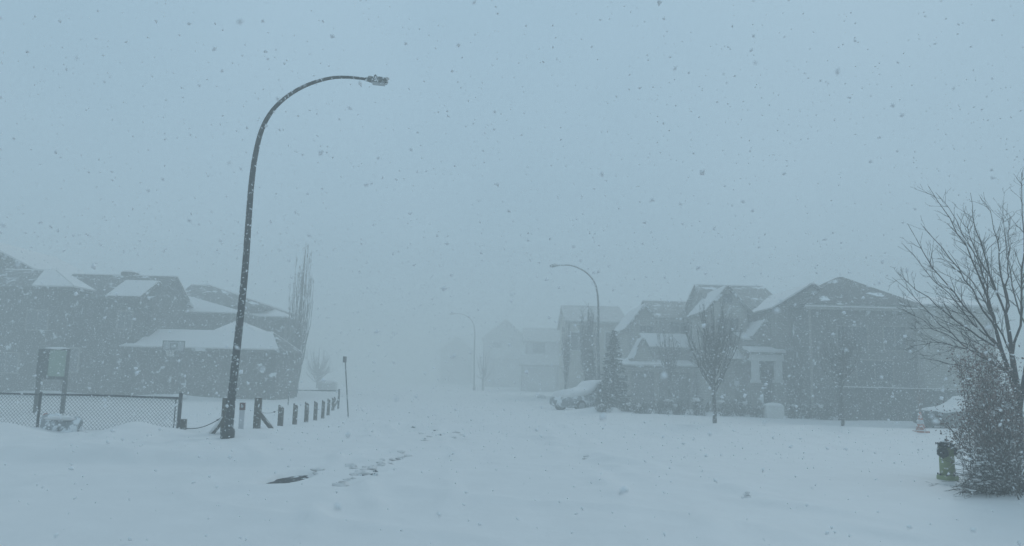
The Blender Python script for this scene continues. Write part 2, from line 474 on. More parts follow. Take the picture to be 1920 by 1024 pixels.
# ------------------------------------------------------------------ wire fence
def wire_fence(x0, x1, Y0, Y1, zt, zb, posts, label, pitch=0.09, wr=0.0045, sag=0.0):
    e = empty('chain_link_fence', ((x0 + x1) / 2, (Y0 + Y1) / 2, 0), label, 'wire fence')
    def Yx(x): return Y0 + (Y1 - Y0) * (x - x0) / (x1 - x0)
    m = MB(); m.tube([(x, Yx(x), zt + 0.008 * math.sin(x * 1.7)) for x in np.linspace(x0, x1, 14)], 0.026, 8); m.build('top_rail', M['steel'], e, True)
    for x, r_, ex in posts:
        m = MB(); m.tube([(x, Yx(x), -0.4), (x, Yx(x), zt + ex)], r_, 10); m.build('post', M['steel'], e, True)
        m = MB(); m.lathe((x, Yx(x), zt + ex - 0.01), [(r_ * 1.15, 0), (r_ * 1.1, .03), (r_ * .4, .055)], 10); m.build('post_cap', M['steel'], e, True)
    m = MB()
    W = x1 - x0; Hh = zt - zb
    def pt(u, v): return (x0 + u, Yx(x0 + u) - 0.02, zb + v)
    n = int((W + Hh) / pitch)
    for k in range(n):
        c = k * pitch
        u0 = max(0, c - Hh); u1 = min(W, c)          # falling wires
        if u1 > u0:
            m.bar(pt(u0, c - u0), pt(u1, c - u1), wr, 3)
        c2 = k * pitch - Hh
        u0 = max(0, c2); u1 = min(W, c2 + Hh)
        if u1 > u0:
            m.bar(pt(u0, u0 - c2), pt(u1, u1 - c2), wr, 3)
    m.build('wire_mesh', M['wire'], e)
    return e
FY = 18.4
xa, xb = at(-140, 737, FY).x, at(339, 745, FY).x
zr = at(200, 742.5, FY).z
fe = wire_fence(xa, xb, FY + 0.15, FY, zr, -0.15, [(at(-140, 737, FY).x, .03, .02), (at(68, 780, FY).x, .033, .02), (xb, .045, .09)],
           'grey chain link fence with a dark top rail, half buried in the left snowbank')
m = MB(); m.bar((xb - 0.10, FY - .03, -0.2), (xb - 0.10, FY - .03, zr - 0.02), 0.012, 6); m.build('tension_bar', M['steel'], fe)

# ------------------------------------------------------------------ wooden posts, braces and cables
def wood_post(px, pt, pb, wpx, Y, label, slant=0.0, brace=None, group='cut-off wooden posts in a row'):
    a = at(px, pb, Y); t = at(px, pt, Y)
    w_ = wpx / F * Y / 2
    g = Hz(a.x, Y)
    e = empty('wooden_post', (a.x, Y, g), label, 'wooden post', group)
    m = MB()
    lean = random.uniform(-0.012, 0.012)
    x0, x1 = a.x - w_, a.x + w_
    zt = t.z
    vs = [(x0, Y - w_, g - .35), (x1, Y - w_, g - .35), (x1, Y + w_, g - .35), (x0, Y + w_, g - .35),
          (x0 + lean, Y - w_, zt), (x1 + lean, Y - w_, zt - slant), (x1 + lean, Y + w_, zt - slant), (x0 + lean, Y + w_, zt)]
    m.add(vs, [(0, 3, 2, 1), (4, 5, 6, 7), (0, 1, 5, 4), (1, 2, 6, 5), (2, 3, 7, 6), (3, 0, 4, 7)])
    sh = m.build('shaft', M['wood'], e)
    bv = sh.modifiers.new('edge', 'BEVEL'); bv.width = 0.012; bv.segments = 2
    m = MB()
    m.blob((a.x + lean, Y, zt - slant * .5 + 0.004), w_ * 1.0, w_ * 1.0, 0.016, int(px), 0.2)
    m.build('snow_cap', M['snow'], e, True)
    if brace:
        p = at(brace[0], brace[1], Y - .0); q = at(brace[2], brace[3], Y + brace[4])
        q.z = min(q.z, Hz(q.x, q.y)) - 0.05
        m = MB(); m.tube([p, q + (q - p).normalized() * .2], w_ * 0.92, 4); m.build('brace', M['wood'], e)
        up_ = Vector((0, -0.02, w_ * .8))
        m = MB(); m.tube([p * .85 + q * .15 + up_, (p + q) / 2 + up_, q * .8 + p * .2 + up_], [w_ * .45, w_ * .62, w_ * .5], 8); m.build('snow_strip', M['snow'], e, True)
    return e
def Yof(px, pb):
    return gp(px, pb)[1]
wood_post(342.5, 786, 818, 9, 18.1, 'short wooden stub tight against the end post of the chain link fence', 0)
YA, YB = 17.9, Yof(480, 817)
wood_post(419, 746, 830, 11, YA, 'braced wooden post directly behind the tall street lamp, brace running down left', 0, (424, 779, 386, 824, -0.2))
wood_post(480, 745.5, 817, 11, YB, 'tallest wooden post, right of the street lamp with brace running down right', 0, (484, 772, 518, 812, 0.35))
row = [(525.3, 759, 804.4, 8.6, 'stubby slant-topped wooden post at the foot of the diagonal brace'),
       (552, 756, 799.5, 7.2, 'second slant-topped wooden post beyond the diagonal brace'),
       (574, 753, 793, 6.6, 'third slant-topped wooden post beyond the diagonal brace'),
       (591, 751.5, 788, 6.0, 'fourth slant-topped wooden post, midway along the receding row'),
       (605, 750, 782.5, 5.3, 'fifth slant-topped wooden post along the receding row'),
       (615, 747, 777, 4.8, 'sixth slant-topped post, last but one before the steel bar barrier'),
       (624, 745.5, 770, 4.4, 'smallest slant-topped wooden post, next to the steel bar barrier')]
rowpos = []
for px, t_, b_, w_, lb in row:
    Y = Yof(px, b_)
    wood_post(px, t_, b_, w_, Y, lb, w_ / F * Y * 0.75)
    rowpos.append(at(px, t_ + 14, Y))
def cable(p, q, sag, name, label, r_=0.009):
    p, q = Vector(p), Vector(q)
    m = MB(); m.tube([p.lerp(q, t) + Vector((0, 0, -sag * 4 * t * (1 - t))) for t in np.linspace(0, 1, 16)], r_, 5)
    k = p.lerp(q, 0.8) + Vector((0, 0, -sag * 4 * .16))
    m.blob(k, .03, .03, .022, 3)
    return tag(m.build(name, M['cable'], None, True), label, 'cable', 'sagging cables between wooden posts')
recenter(cable(at(347, 803, 18.1), at(424, 776, YA), 0.12, 'barrier_cable', 'sagging dark cable from the fence stub to the braced post behind the lamp', 0.011))
recenter(cable(at(486, 771, YB), at(521, 769, rowpos[0].y), 0.07, 'barrier_cable', 'thin cable sagging above the diagonal brace right of the lamp', 0.006))

# marker post with the red-brown head
Ym = Yof(452, 820)
p0 = at(450.5, 820, Ym); p1 = at(453, 755, Ym)
e = empty('marker_post', (p0.x, Ym, Hz(p0.x, Ym)), 'flat white marker post with a red-brown head, between lamp and tallest wooden post', 'marker post')
m = MB(); zt = p1.z; zc = at(453, 769, Ym).z
m.box(p0.x - .062, p0.x + .062, Ym - .02, Ym + .02, -0.3, zc); m.build('shaft', M['white_post'], e)
m = MB(); m.box(p0.x - .068, p0.x + .068, Ym - .026, Ym + .026, zc, zt); m.build('reflector_head', M['red_brown'], e)
m = MB(); m.lathe((p0.x, Ym - .027, (zc + zt) / 2), [(.035, 0), (.035, .01), (.02, .014)], 12, Matrix.Rotation(R(90), 3, 'X')); m.build('reflector', M['light_lens'], e)

# bar gate beyond the posts
Yg = Yof(636, 767)
g0, g1 = at(542, 752, Yg + 3.2), at(636, 767, Yg)
e = empty('barrier_gate', (g1.x, Yg, 0), 'low steel bar barrier of one rail and two posts beyond the wooden posts', 'barrier gate')
t0, t1 = at(542, 731.5, Yg + 3.2), at(636, 733, Yg)
m = MB(); m.tube([t0 - Vector((.0, 0, 0)), t1], .025, 8); m.build('rail', M['steel'], e, True)
m = MB(); m.tube([(t1.x, Yg, -.3), (t1.x, Yg, t1.z + .09)], .045, 8); m.build('post', M['steel'], e, True)
m = MB(); m.tube([(t0.x, t0.y, -.3), (t0.x, t0.y, t0.z + .03)], .03, 8); m.build('post', M['steel'], e, True)
m = MB(); m.tube([(t1.x - .02, Yg, t1.z - .45), (t1.x - .32, Yg - .1, -.1)], .05, 6); m.build('brace', M['wood'], e)
m = MB(); m.blob((t1.x - .2, Yg, t1.z - .42), .07, .05, .12, 5); m.build('latch', M['steel'], e, True)

# leaning pole by the road
Yp = Yof(654, 781)
a, c = at(654, 781, Yp), at(647, 670, Yp)
a.z = -.2
e = empty('sign_pole', (a.x, Yp, 0), 'thin leaning pole with a small dark head standing alone beside the road', 'sign pole')
m = MB(); m.tube([a, c], .024, 8); m.build('pole', M['steel'], e, True)
m = MB(); h = (c - a).normalized()
m.box(c.x - .045, c.x + .03, Yp - .16, Yp + .16, c.z - .2, c.z + .03)
m.build('sign_plate', M['dark_panel'], e)

# ------------------------------------------------------------------ board behind the fence
Yk = 27.0
b0, b1 = at(78, 655, Yk), at(127, 706, Yk)
e = empty('notice_board', ((b0.x + b1.x) / 2, Yk, 0), 'pale green board in a dark frame on legs behind the chain link fence', 'notice board')
xl, xr_ = at(90, 680, Yk).x, at(126, 680, Yk).x
zt_, zb_ = at(108, 655, Yk).z, at(108, 708, Yk).z
m = MB(); m.box(xl + .04, xr_ - .02, Yk - .03, Yk + .03, zb_ + .04, zt_ - .03); m.build('panel', M['board_green'], e)
m = MB(); m.box(xl - .36, xl + .04, Yk - .05, Yk + .55, zb_ - .06, zt_); m.box(xl + .04, xr_, Yk - .05, Yk + .05, zb_ - .07, zb_ + .04); m.box(xl + .04, xr_, Yk - .05, Yk + .05, zt_ - .03, zt_ + .02); m.box(xr_ - .02, xr_ + .05, Yk - .05, Yk + .05, zb_ - .07, zt_ + .02); m.build('frame', M['dark_panel'], e)
for xx in (xl - .3, xr_ - .03):
    m = MB(); m.box(xx - .06, xx + .06, Yk - .05 + .06, Yk + .05 + .06, -.2, zb_ - .06); m.build('leg', M['dark_panel'], e)
m = MB(); m.blob(((xl + xr_) / 2 - .1, Yk + .1, zt_ + .02), .45, .2, .06, 2, .1); m.build('snow_cap', M['snow'], e, True)

# snow-caked bundle with a red knob
Ys = 17.75
p = at(112, 800, Ys)
e = empty('covered_cart', (p.x, Ys, 0), 'low grey snow-caked lump with a red knob and dark handle by the wire fence', 'covered cart')
m = MB(); m.blob((p.x - .14, Ys, 0.27), .33, .28, .27, 4, .14, 18, 12); m.blob((p.x + .22, Ys + .02, 0.24), .30, .26, .25, 8, .18, 18, 12); m.build('cover', M['tarp'], e, True)
m = MB(); q = at(86, 779, Ys); q2 = at(109, 784, Ys)
m.tube([q + Vector((0, 0, -.25)), q, q.lerp(q2, .4) + Vector((0, 0, .02)), q2], .018, 8); m.build('handle', M['dark_panel'], e, True)
m = MB(); m.blob(q, .065, .05, .05, 1, .1, 12, 8); m.build('knob', M['red'], e, True)
m = MB(); m.blob((p.x + .02, Ys - .05, .47), .4, .22, .06, 3, .15); m.build('snow_cap', M['snow'], e, True)

# ------------------------------------------------------------------ basketball hoop
Yh = 40.0
c0 = at(326, 647, Yh)
e = empty('basketball_hoop', (c0.x, Yh + 1, 0), 'basketball hoop with framed backboard in front of the snowy garage roof', 'basketball hoop')
hw, hh = .60, .29
zc = at(326, 649, Yh).z
m = MB()
for (x0, x1, z0, z1) in ((-hw, hw, hh - .05, hh), (-hw, hw, -hh, -hh + .05), (-hw, -hw + .05, -hh + .05, hh - .05), (hw - .05, hw, -hh + .05, hh - .05), (-.2, .2, -.16, -.12), (-.2, .2, .1, .14), (-.2, -.16, -.12, .1), (.16, .2, -.12, .1)):
    m.box(c0.x + x0, c0.x + x1, Yh - .03, Yh, zc + z0, zc + z1)
fr = m.build('backboard_frame', M['dark_panel'], e)
m = MB(); m.box(c0.x - hw + .05, c0.x + hw - .05, Yh + .004, Yh + .02, zc - hh + .05, zc + hh - .05); m.build('backboard', M['board_clear'], e)
m = MB(); m.tube([(c0.x + .23 * math.cos(t), Yh - .38 + .23 * math.sin(t), zc - .2) for t in np.linspace(0, 2 * math.pi, 19)], .02, 6, False); m.build('rim', M['steel'], e, True)
m = MB()
for k in range(10):
    t = k * 2 * math.pi / 10
    m.bar((c0.x + .23 * math.cos(t), Yh - .38 + .23 * math.sin(t), zc - .2), (c0.x + .13 * math.cos(t + .5), Yh - .38 + .13 * math.sin(t + .5), zc - .55), .009, 3)
    m.bar((c0.x + .23 * math.cos(t), Yh - .38 + .23 * math.sin(t), zc - .2), (c0.x + .13 * math.cos(t - .5), Yh - .38 + .13 * math.sin(t - .5), zc - .55), .009, 3)
m.build('net', M['trim'], e)
m = MB(); m.tube([(c0.x, Yh + .05, zc - .2), (c0.x, Yh + .5, zc - .5), (c0.x, Yh + 1, zc - .8), (c0.x, Yh + 1, -.1)], .05, 8); m.build('pole', M['dark_panel'], e, True)
m = MB(); m.blob((c0.x, Yh + 1.1, .12), .45, .6, .2, 2, .08); m.build('base', M['snow'], e, True)

# ------------------------------------------------------------------ houses
def gable_x(rf, sn, wl, x0, x1, y0, y1, ze, zr, zb=None, oh=.35, snow_front=True, t=.14, st=.09):
    """ridge runs along x; the slope that faces the camera is y0..ymid"""
    ym = (y0 + y1) / 2
    s = (zr - ze) / (ym - y0)
    A = [(x0 - oh, y0 - oh, ze - s * oh), (x1 + oh, y0 - oh, ze - s * oh), (x1 + oh, ym, zr), (x0 - oh, ym, zr)]
    B = [(x0 - oh, ym + .0, zr), (x1 + oh, ym, zr), (x1 + oh, y1 + oh, ze - s * oh), (x0 - oh, y1 + oh, ze - s * oh)]
    rf.slab(A, t); rf.slab(B, t - .003)
    up_ = Vector((0, 0, t + .012))
    if snow_front: sn.slab([Vector(p) + up_ + Vector(((.08 if i in (0, 3) else -.08), (.08 if i < 2 else -.0), 0)) for i, p in enumerate(A)], st)
    sn.slab([Vector(p) + up_ for p in B], st * .7)
    if zb is not None: wl.prism([(y0, zb), (y1, zb), (y1, ze), (ym, zr - .02), (y0, ze)], 'x', x0, x1)
def gable_y(rf, sn, wl, x0, x1, y0, y1, ze, zr, zb=None, oh=.35, snow=True, t=.14, st=.09):
    xm = (x0 + x1) / 2
    s = (zr - ze) / (xm - x0)
    A = [(x0 - oh, y0 - oh, ze - s * oh), (xm, y0 - oh, zr), (xm, y1 + oh, zr), (x0 - oh, y1 + oh, ze - s * oh)]
    B = [(xm, y0 - oh, zr), (x1 + oh, y0 - oh, ze - s * oh), (x1 + oh, y1 + oh, ze - s * oh), (xm, y1 + oh, zr)]
    rf.slab(A, t); rf.slab(B, t - .003)
    up_ = Vector((0, 0, t + .012)); ins = Vector((0, .1, 0))
    if snow:
        sn.slab([Vector(p) + up_ + (ins if p[1] < y0 else Vector()) for p in A], st); sn.slab([Vector(p) + up_ + (ins if p[1] < y0 else Vector()) for p in B], st)
    if zb is not None: wl.prism([(x0, zb), (x1, zb), (x1, ze), (xm, zr - .02), (x0, ze)], 'y', y0, y1)
def hip(rf, sn, wl, x0, x1, y0, y1, ze, zr, rx0, rx1, zb=None, oh=.35, snowy=(1, 1, 1, 1), t=.14, st=.09):
    """ridge from rx0 to rx1 along x; snowy = front, right, back, left"""
    ym = (y0 + y1) / 2
    a, b_, c_, d = (x0 - oh, y0 - oh, ze), (x1 + oh, y0 - oh, ze), (x1 + oh, y1 + oh, ze), (x0 - oh, y1 + oh, ze)
    r0, r1 = (rx0, ym, zr), (rx1, ym, zr)
    F_ = [[a, b_, r1, r0], [b_, c_, r1], [c_, d, r0, r1], [d, a, r0]]
    up_ = Vector((0, 0, t + .012))
    for i, f_ in enumerate(F_):
        rf.slab(f_, t - .002 * i)
        if snowy[i]:
            cc = sum((Vector(p) for p in f_), Vector()) / len(f_)
            sn.slab([Vector(p).lerp(cc, .015) + up_ for p in f_], st)
    if zb is not None: wl.box(x0, x1, y0, y1, zb, ze + .02)
def window(e, x, z, w_, h_, Y, trim='trim_dull', bars=1):
    m = MB(); f = .07
    for (a, c, d, g) in ((x - w_ / 2 - f, x + w_ / 2 + f, z + h_ / 2, z + h_ / 2 + f), (x - w_ / 2 - f, x + w_ / 2 + f, z - h_ / 2 - f, z - h_ / 2), (x - w_ / 2 - f, x - w_ / 2, z - h_ / 2, z + h_ / 2), (x + w_ / 2, x + w_ / 2 + f, z - h_ / 2, z + h_ / 2)):
        m.box(a, c, Y - .05, Y + .02, d, g)
    for k in range(bars): 
        xx = x - w_ / 2 + w_ * (k + 1) / (bars + 1); m.box(xx - .02, xx + .02, Y - .04, Y + .02, z - h_ / 2, z + h_ / 2)
    f_ = m.build('window', M[trim], e)
    m = MB(); m.box(x - w_ / 2, x + w_ / 2, Y - .02, Y + .01, z - h_ / 2, z + h_ / 2); m.build('pane', M['glass'], f_)
def X(px, Y, py=690): return at(px, py, Y).x
def Z(px, py, Y): return at(px, py, Y).z

# --- left house
e = empty('house', (X(120, 46), 46, 0), 'large dark two-storey house at the left edge with overlapping hipped and gabled roofs', 'house', 'houses along the snowy street')
rf, sn, wl = MB(), MB(), MB()
gable_x(rf, sn, wl, X(90, 45), X(283, 45.2), 44.6, 49.4, Z(200, 556, 44.6), Z(200, 520, 47), -.3, .3, snow_front=False)
r1_ = rf.build('roof', M['shingle'], e); sn.build('snow_layer', M['roof_snow'], r1_); wl.build('wall', M['wall_dark'], e)
rf, sn, wl = MB(), MB(), MB()
hip(rf, sn, wl, X(-130, 43), X(118, 43), 43, 49.5, Z(60, 543, 43), Z(75, 511, 46.2), X(-20, 46), X(78, 46), -.3, snowy=(0, 1, 1, 0))
ze_, zr_ = Z(60, 543, 43), Z(75, 511, 46.2)
fa = Vector((X(50, 43), 42.65, ze_ + .16)); fb = Vector((X(118, 43) + .3, 42.67, ze_ + .16)); fc_ = Vector((X(78, 46) - .05, 46.2, zr_ + .16)); fd = Vector((X(62, 46), 46.15, zr_ + .155))
sn.slab([fa, fb, fc_, fd], .09)
r2_ = rf.build('roof', M['shingle'], e); sn.build('snow_layer', M['roof_snow'], r2_); wl.build('wall', M['wall_dark'], e)
rf, sn, wl = MB(), MB(), MB()
gable_y(rf, sn, wl, X(-210, 47.5), X(42, 47.5), 47.5, 56, Z(60, 508, 47.5), Z(-70, 447, 47.5), -.3, .4)
r3_ = rf.build('roof', M['shingle'], e); sn.build('snow_layer', M['roof_snow'], r3_); wl.build('wall', M['wall_dark'], e)
rf, sn, wl = MB(), MB(), MB()
gable_x(rf, sn, wl, X(198, 44), X(255, 44), 43.6, 47.6, Z(225, 559, 43.8), Z(260, 533, 45.8), -.3, .2)
r4_ = rf.build('roof', M['shingle'], e); sn.build('snow_layer', M['roof_snow'], r4_); wl.build('wall', M['wall_dark'], e)
m = MB(); cx0 = at(243, 515, 47.3); m.box(cx0.x - .4, cx0.x + .4, 47, 47.8, cx0.z - .8, cx0.z + .12); ch = m.build('chimney', M['wall_dark'], r1_)
m = MB(); m.blob((cx0.x - .1, 47.4, cx0.z + .15), .45, .45, .14, 3, .1); m.build('snow_cap', M['roof_snow'], ch, True)
window(e, X(137, 43), Z(137, 675, 43), .5, 1.3, 43, 'trim_dull', 0)
window(e, X(60, 43), Z(60, 600, 43), 1.2, 1.1, 43, 'wall_mid')
window(e, X(10, 43), Z(10, 680, 43), 1.4, 1.1, 43, 'wall_mid')
window(e, X(226, 43.6), Z(226, 600, 43.6), .8, 1.0, 43.6, 'wall_mid')

# --- garage wing house
e = empty('house', (X(420, 52), 52, 0), 'dark house with a low stepped snowy roof behind the tall street lamp', 'house', 'houses along the snowy street')
rf, sn, wl = MB(), MB(), MB()
hip(rf, sn, wl, X(318, 53), X(483, 53), 53, 60, Z(420, 577, 53), Z(360, 538, 56.5), X(345, 56.5), X(380, 56.5), -.3, snowy=(0, 0, 1, 1))
r_ = rf.build('roof', M['shingle'], e); sn.build('snow_layer', M['roof_snow'], r_); wl.build('wall', M['wall_brown'], e)
rf, sn, wl = MB(), MB(), MB()
hip(rf, sn, wl, X(285, 49.5), X(452, 49.5), 49.5, 55, Z(380, 592, 49.5), Z(330, 556, 52.2), X(290, 52.2), X(326, 52.2), -.3, snowy=(1, 0, 0, 1))
r_ = rf.build('roof', M['shingle'], e); sn.build('snow_layer', M['roof_snow'], r_); wl.build('wall', M['wall_brown'], e)
rf, sn, wl = MB(), MB(), MB()
hip(rf, sn, wl, X(462, 52.5), X(528, 52.5), 52.5, 57, Z(495, 599, 52.5), Z(495, 585, 54.7), X(470, 54.7), X(505, 54.7), -.3, oh=.25)
r_ = rf.build('roof', M['shingle'], e); sn.build('snow_layer', M['roof_snow'], r_); wl.build('wall', M['wall_brown'], e)
rf, sn, wl = MB(), MB(), MB()
gx0, gx1 = X(232, 43.6), X(517, 43.6)
hip(rf, sn, wl, gx0, gx1, 43.6, 48.0, Z(380, 659, 43.6), Z(400, 626, 45.8), X(285, 45.8), X(508, 45.8), -.3, oh=.25, snowy=(1, 0, 1, 1))
r_ = rf.build('roof', M['shingle'], e); sn.build('snow_layer', M['roof_snow'], r_); wl.build('wall', M['wall_dark'], e)
rf, sn, wl = MB(), MB(), MB()
hip(rf, sn, wl, X(402, 46), X(470, 46), 46, 50, Z(440, 630, 46), Z(440, 609, 48), X(435, 48), X(446, 48), oh=.3)
r_ = rf.build('roof', M['shingle'], e); sn.build('snow_layer', M['roof_snow'], r_)
m = MB(); m.box(X(380, 43.6), X(500, 43.6), 43.54, 43.6, -.1, 2.25); m.build('garage_door', M['wall_brown'], e)
m = MB(); m.box(X(262, 43.6), X(352, 43.6), 43.54, 43.6, -.1, 2.25); m.build('garage_door', M['wall_brown'], e)

# --- right: pale house far
def trimwork(e, r_, x0, x1, Y, ze, oh, kind):
    for xx, sg in ((x0, 1), (x1, -1)):
        m = MB(); m.box(min(xx - .012 * sg, xx + .12 * sg), max(xx - .012 * sg, xx + .12 * sg), Y - .03, Y - .003, -.2, ze - .05); m.build('corner_board', M['trim_dull'], e)
    if kind != 'y':
        zf = ze - (.28 * oh * 2 if kind == 'x' else 0)
        m = MB(); m.box(x0 - oh + .02, x1 + oh - .02, Y - oh - .09, Y - oh - .012, zf - .05, zf + .09); m.build('gutter', M['trim_dull'], r_)
        m = MB(); m.tube([(x1 - .2, Y - .08, ze - .1), (x1 - .2, Y - .08, .1)], .045, 6); m.build('downpipe', M['trim_dull'], e, True)
def simple_right(px0, px1, Y, dep, ye, yr, wall, label, roofm='shingle_pale', kind='x', snowf=True, oh=.35, rx=None):
    e = empty('house', (X((px0 + px1) / 2, Y), Y, 0), label, 'house', 'houses along the snowy street')
    rf, sn, wl = MB(), MB(), MB()
    pm = (px0 + px1) / 2
    if kind == 'x': gable_x(rf, sn, wl, X(px0, Y), X(px1, Y), Y, Y + dep, Z(pm, ye, Y), Z(pm, yr, Y + dep / 2), -.3, oh, snowf)
    elif kind == 'y': gable_y(rf, sn, wl, X(px0, Y), X(px1, Y), Y, Y + dep, Z(pm, ye, Y), Z(pm, yr, Y), -.3, oh, snowf)
    else: hip(rf, sn, wl, X(px0, Y), X(px1, Y), Y, Y + dep, Z(pm, ye, Y), Z(pm, yr, Y + dep / 2), X(rx[0], Y + dep / 2), X(rx[1], Y + dep / 2), -.3, oh, (snowf,) * 4)
    r_ = rf.build('roof', M[roofm], e)
    if sn.v: sn.build('snow_layer', M['roof_snow'], r_)
    wl.build('wall', M[wall], e)
    trimwork(e, r_, X(px0, Y), X(px1, Y), Y, Z(pm, ye, Y), oh, kind)
    return e, r_
def add_mass(e, px0, px1, Y, dep, ye, yr, wall, roofm, kind, snowf, oh=.3, rx=None, floor=-.3):
    rf, sn, wl = MB(), MB(), MB()
    pm = (px0 + px1) / 2
    if kind == 'x': gable_x(rf, sn, wl, X(px0, Y), X(px1, Y), Y, Y + dep, Z(pm, ye, Y), Z(pm, yr, Y + dep / 2), floor, oh, snowf)
    elif kind == 'y': gable_y(rf, sn, wl, X(px0, Y), X(px1, Y), Y, Y + dep, Z(pm, ye, Y), Z(pm, yr, Y), floor, oh, snowf)
    else: hip(rf, sn, wl, X(px0, Y), X(px1, Y), Y, Y + dep, Z(pm, ye, Y), Z(pm, yr, Y + dep / 2), X(rx[0], Y + dep / 2), X(rx[1], Y + dep / 2), floor, oh, snowf if hasattr(snowf, '__len__') else (snowf,) * 4)
    r_ = rf.build('roof', M[roofm], e)
    if sn.v: sn.build('snow_layer', M['roof_snow'], r_)
    if wl.v: wl.build('wall', M[wall], e)
    trimwork(e, r_, X(px0, Y), X(px1, Y), Y, Z(pm, ye, Y), oh, kind)
    return r_

e, r_ = simple_right(1064, 1172, 60, 10, 604, 578, 'wall_beige', 'pale beige house beyond the hazy street lamp, left of the dark spruce', snowf=False, oh=.25)
window(e, X(1085, 60), Z(1085, 640, 60), 1.3, 1.4, 60, 'trim', 1)
window(e, X(1150, 60), Z(1150, 640, 60), 1.3, 1.4, 60, 'trim', 1)
m = MB(); m.box(X(1120, 60), X(1165, 60), 59.94, 60, -.1, 2.3); m.build('garage_door', M['trim_dull'], e)

e, r_ = simple_right(1236, 1335, 51, 9, 598, 570, 'wall_mid', 'tan house with a snowy garage roof right of the dark spruce', 'shingle_mid', snowf=False)
add_mass(e, 1180, 1240, 52, 7, 612, 574, 'wall_tan', 'shingle_mid', 'y', True, oh=.3)
add_mass(e, 1212, 1300, 48.5, 3.5, 654, 632, 'wall_mid', 'shingle_mid', 'x', True, oh=.2)
add_mass(e, 1172, 1303, 46, 5, 690, 681, 'wall_tan', 'shingle_mid', 'x', True, oh=.25)
add_mass(e, 1188, 1224, 47.2, 1.5, 672, 638, 'wall_tan', 'shingle_mid', 'y', True, oh=.12)
for a_, b_ in ((1184, 1226), (1236, 1292)):
    m = MB(); m.box(X(a_, 46), X(b_, 46), 45.93, 46, -.1, 2.2); m.build('garage_door', M['garage_door'], e)
window(e, X(1212, 52), Z(1212, 625, 52), .9, 1.0, 52, 'trim_dull')
window(e, X(1275, 51), Z(1275, 612, 51), 1.3, .9, 51, 'trim_dull')

e, r_ = simple_right(1342, 1470, 45, 8, 577, 541, 'wall_mid', 'house with white-columned front porch in the middle of the right-hand row', 'shingle_mid', snowf=False, oh=.25)
add_mass(e, 1331, 1402, 43.2, 4, 581, 541, 'wall_pale', 'shingle_mid', 'y', True, oh=.25)
add_mass(e, 1398, 1462, 41.5, 4, 642, 630, 'wall_mid', 'shingle_mid', 'x', True, oh=.2)
add_mass(e, 1445, 1505, 42, 3, 624, 600, 'wall_mid', 'shingle_mid', 'x', True, oh=.2)
add_mass(e, 1418, 1458, 41.2, 3.0, 632, 606, 'wall_mid', 'shingle_mid', 'y', True, oh=.12)
add_mass(e, 1372, 1412, 41.6, 3, 678, 660, 'wall_mid', 'shingle_mid', 'x', True, oh=.15)
Yq = 40.0
xl, xr_ = X(1409, Yq), X(1470, Yq)
zt_ = Z(1440, 665, Yq); zl = Z(1440, 677, Yq)
for pc in (1418, 1461):
    m = MB(); xc = X(pc, Yq)
    m.box(xc - .17, xc + .17, Yq, Yq + .34, Z(pc, 716, Yq) + .1, zl); m.box(xc - .23, xc + .23, Yq - .06, Yq + .4, Z(pc, 716, Yq) - .05, Z(pc, 716, Yq) + .1)
    m.build('porch_column', M['trim'], e)
    m = MB(); m.box(xc - .32, xc + .32, Yq - .12, Yq + .46, -.2, Z(pc, 716, Yq) - .05); m.build('column_pier', M['wall_mid'], e)
m = MB(); m.box(xl, xr_, Yq - .03, Yq + .37, zl, zt_); pb = m.build('porch_beam', M['trim'], e)
m = MB(); m.slab([(xl - .1, Yq - .12, zt_), (xr_ + .1, Yq - .12, zt_), (xr_ + .1, 41.2, zt_ + .25), (xl - .1, 41.2, zt_ + .25)], .1); pr = m.build('porch_roof', M['shingle_mid'], e)
m = MB(); m.slab([(xl - .1, Yq - .12, zt_ + .115), (xr_ + .1, Yq - .12, zt_ + .115), (xr_ + .1, 41.2, zt_ + .365), (xl - .1, 41.2, zt_ + .365)], .12); m.build('snow_layer', M['roof_snow'], pr)
m = MB(); xd = X(1440, 41.4); m.box(xd - .5, xd + .5, 41.12, 41.18, .3, 2.4); dr = m.build('front_door', M['dark_panel'], e)
m = MB(); m.blob((xd + .38, 41.09, 1.3), .035, .03, .035); m.build('handle', M['steel'], dr, True)
add_mass(e, 1470, 1522, 41.4, 4, 668, 655, 'wall_grey', 'shingle_mid', 'x', False, oh=.1)
m = MB(); m.box(X(1476, 41.4), X(1517, 41.4), 41.33, 41.4, -.1, Z(1495, 680, 41.4)); m.build('garage_door', M['garage_door'], e)
window(e, X(1366, 43.2), Z(1366, 560, 43.2), .5, .5, 43.2, 'trim_dull', 0)
window(e, X(1366, 43.2), Z(1366, 615, 43.2), 1.2, 1.1, 43.2, 'trim_dull')
window(e, X(1430, 41.5), Z(1430, 652, 41.5), .8, .5, 41.5, 'trim_dull')
window(e, X(1375, 43.2), Z(1375, 700, 43.2), 1.2, 1.1, 43.2, 'trim_dull')

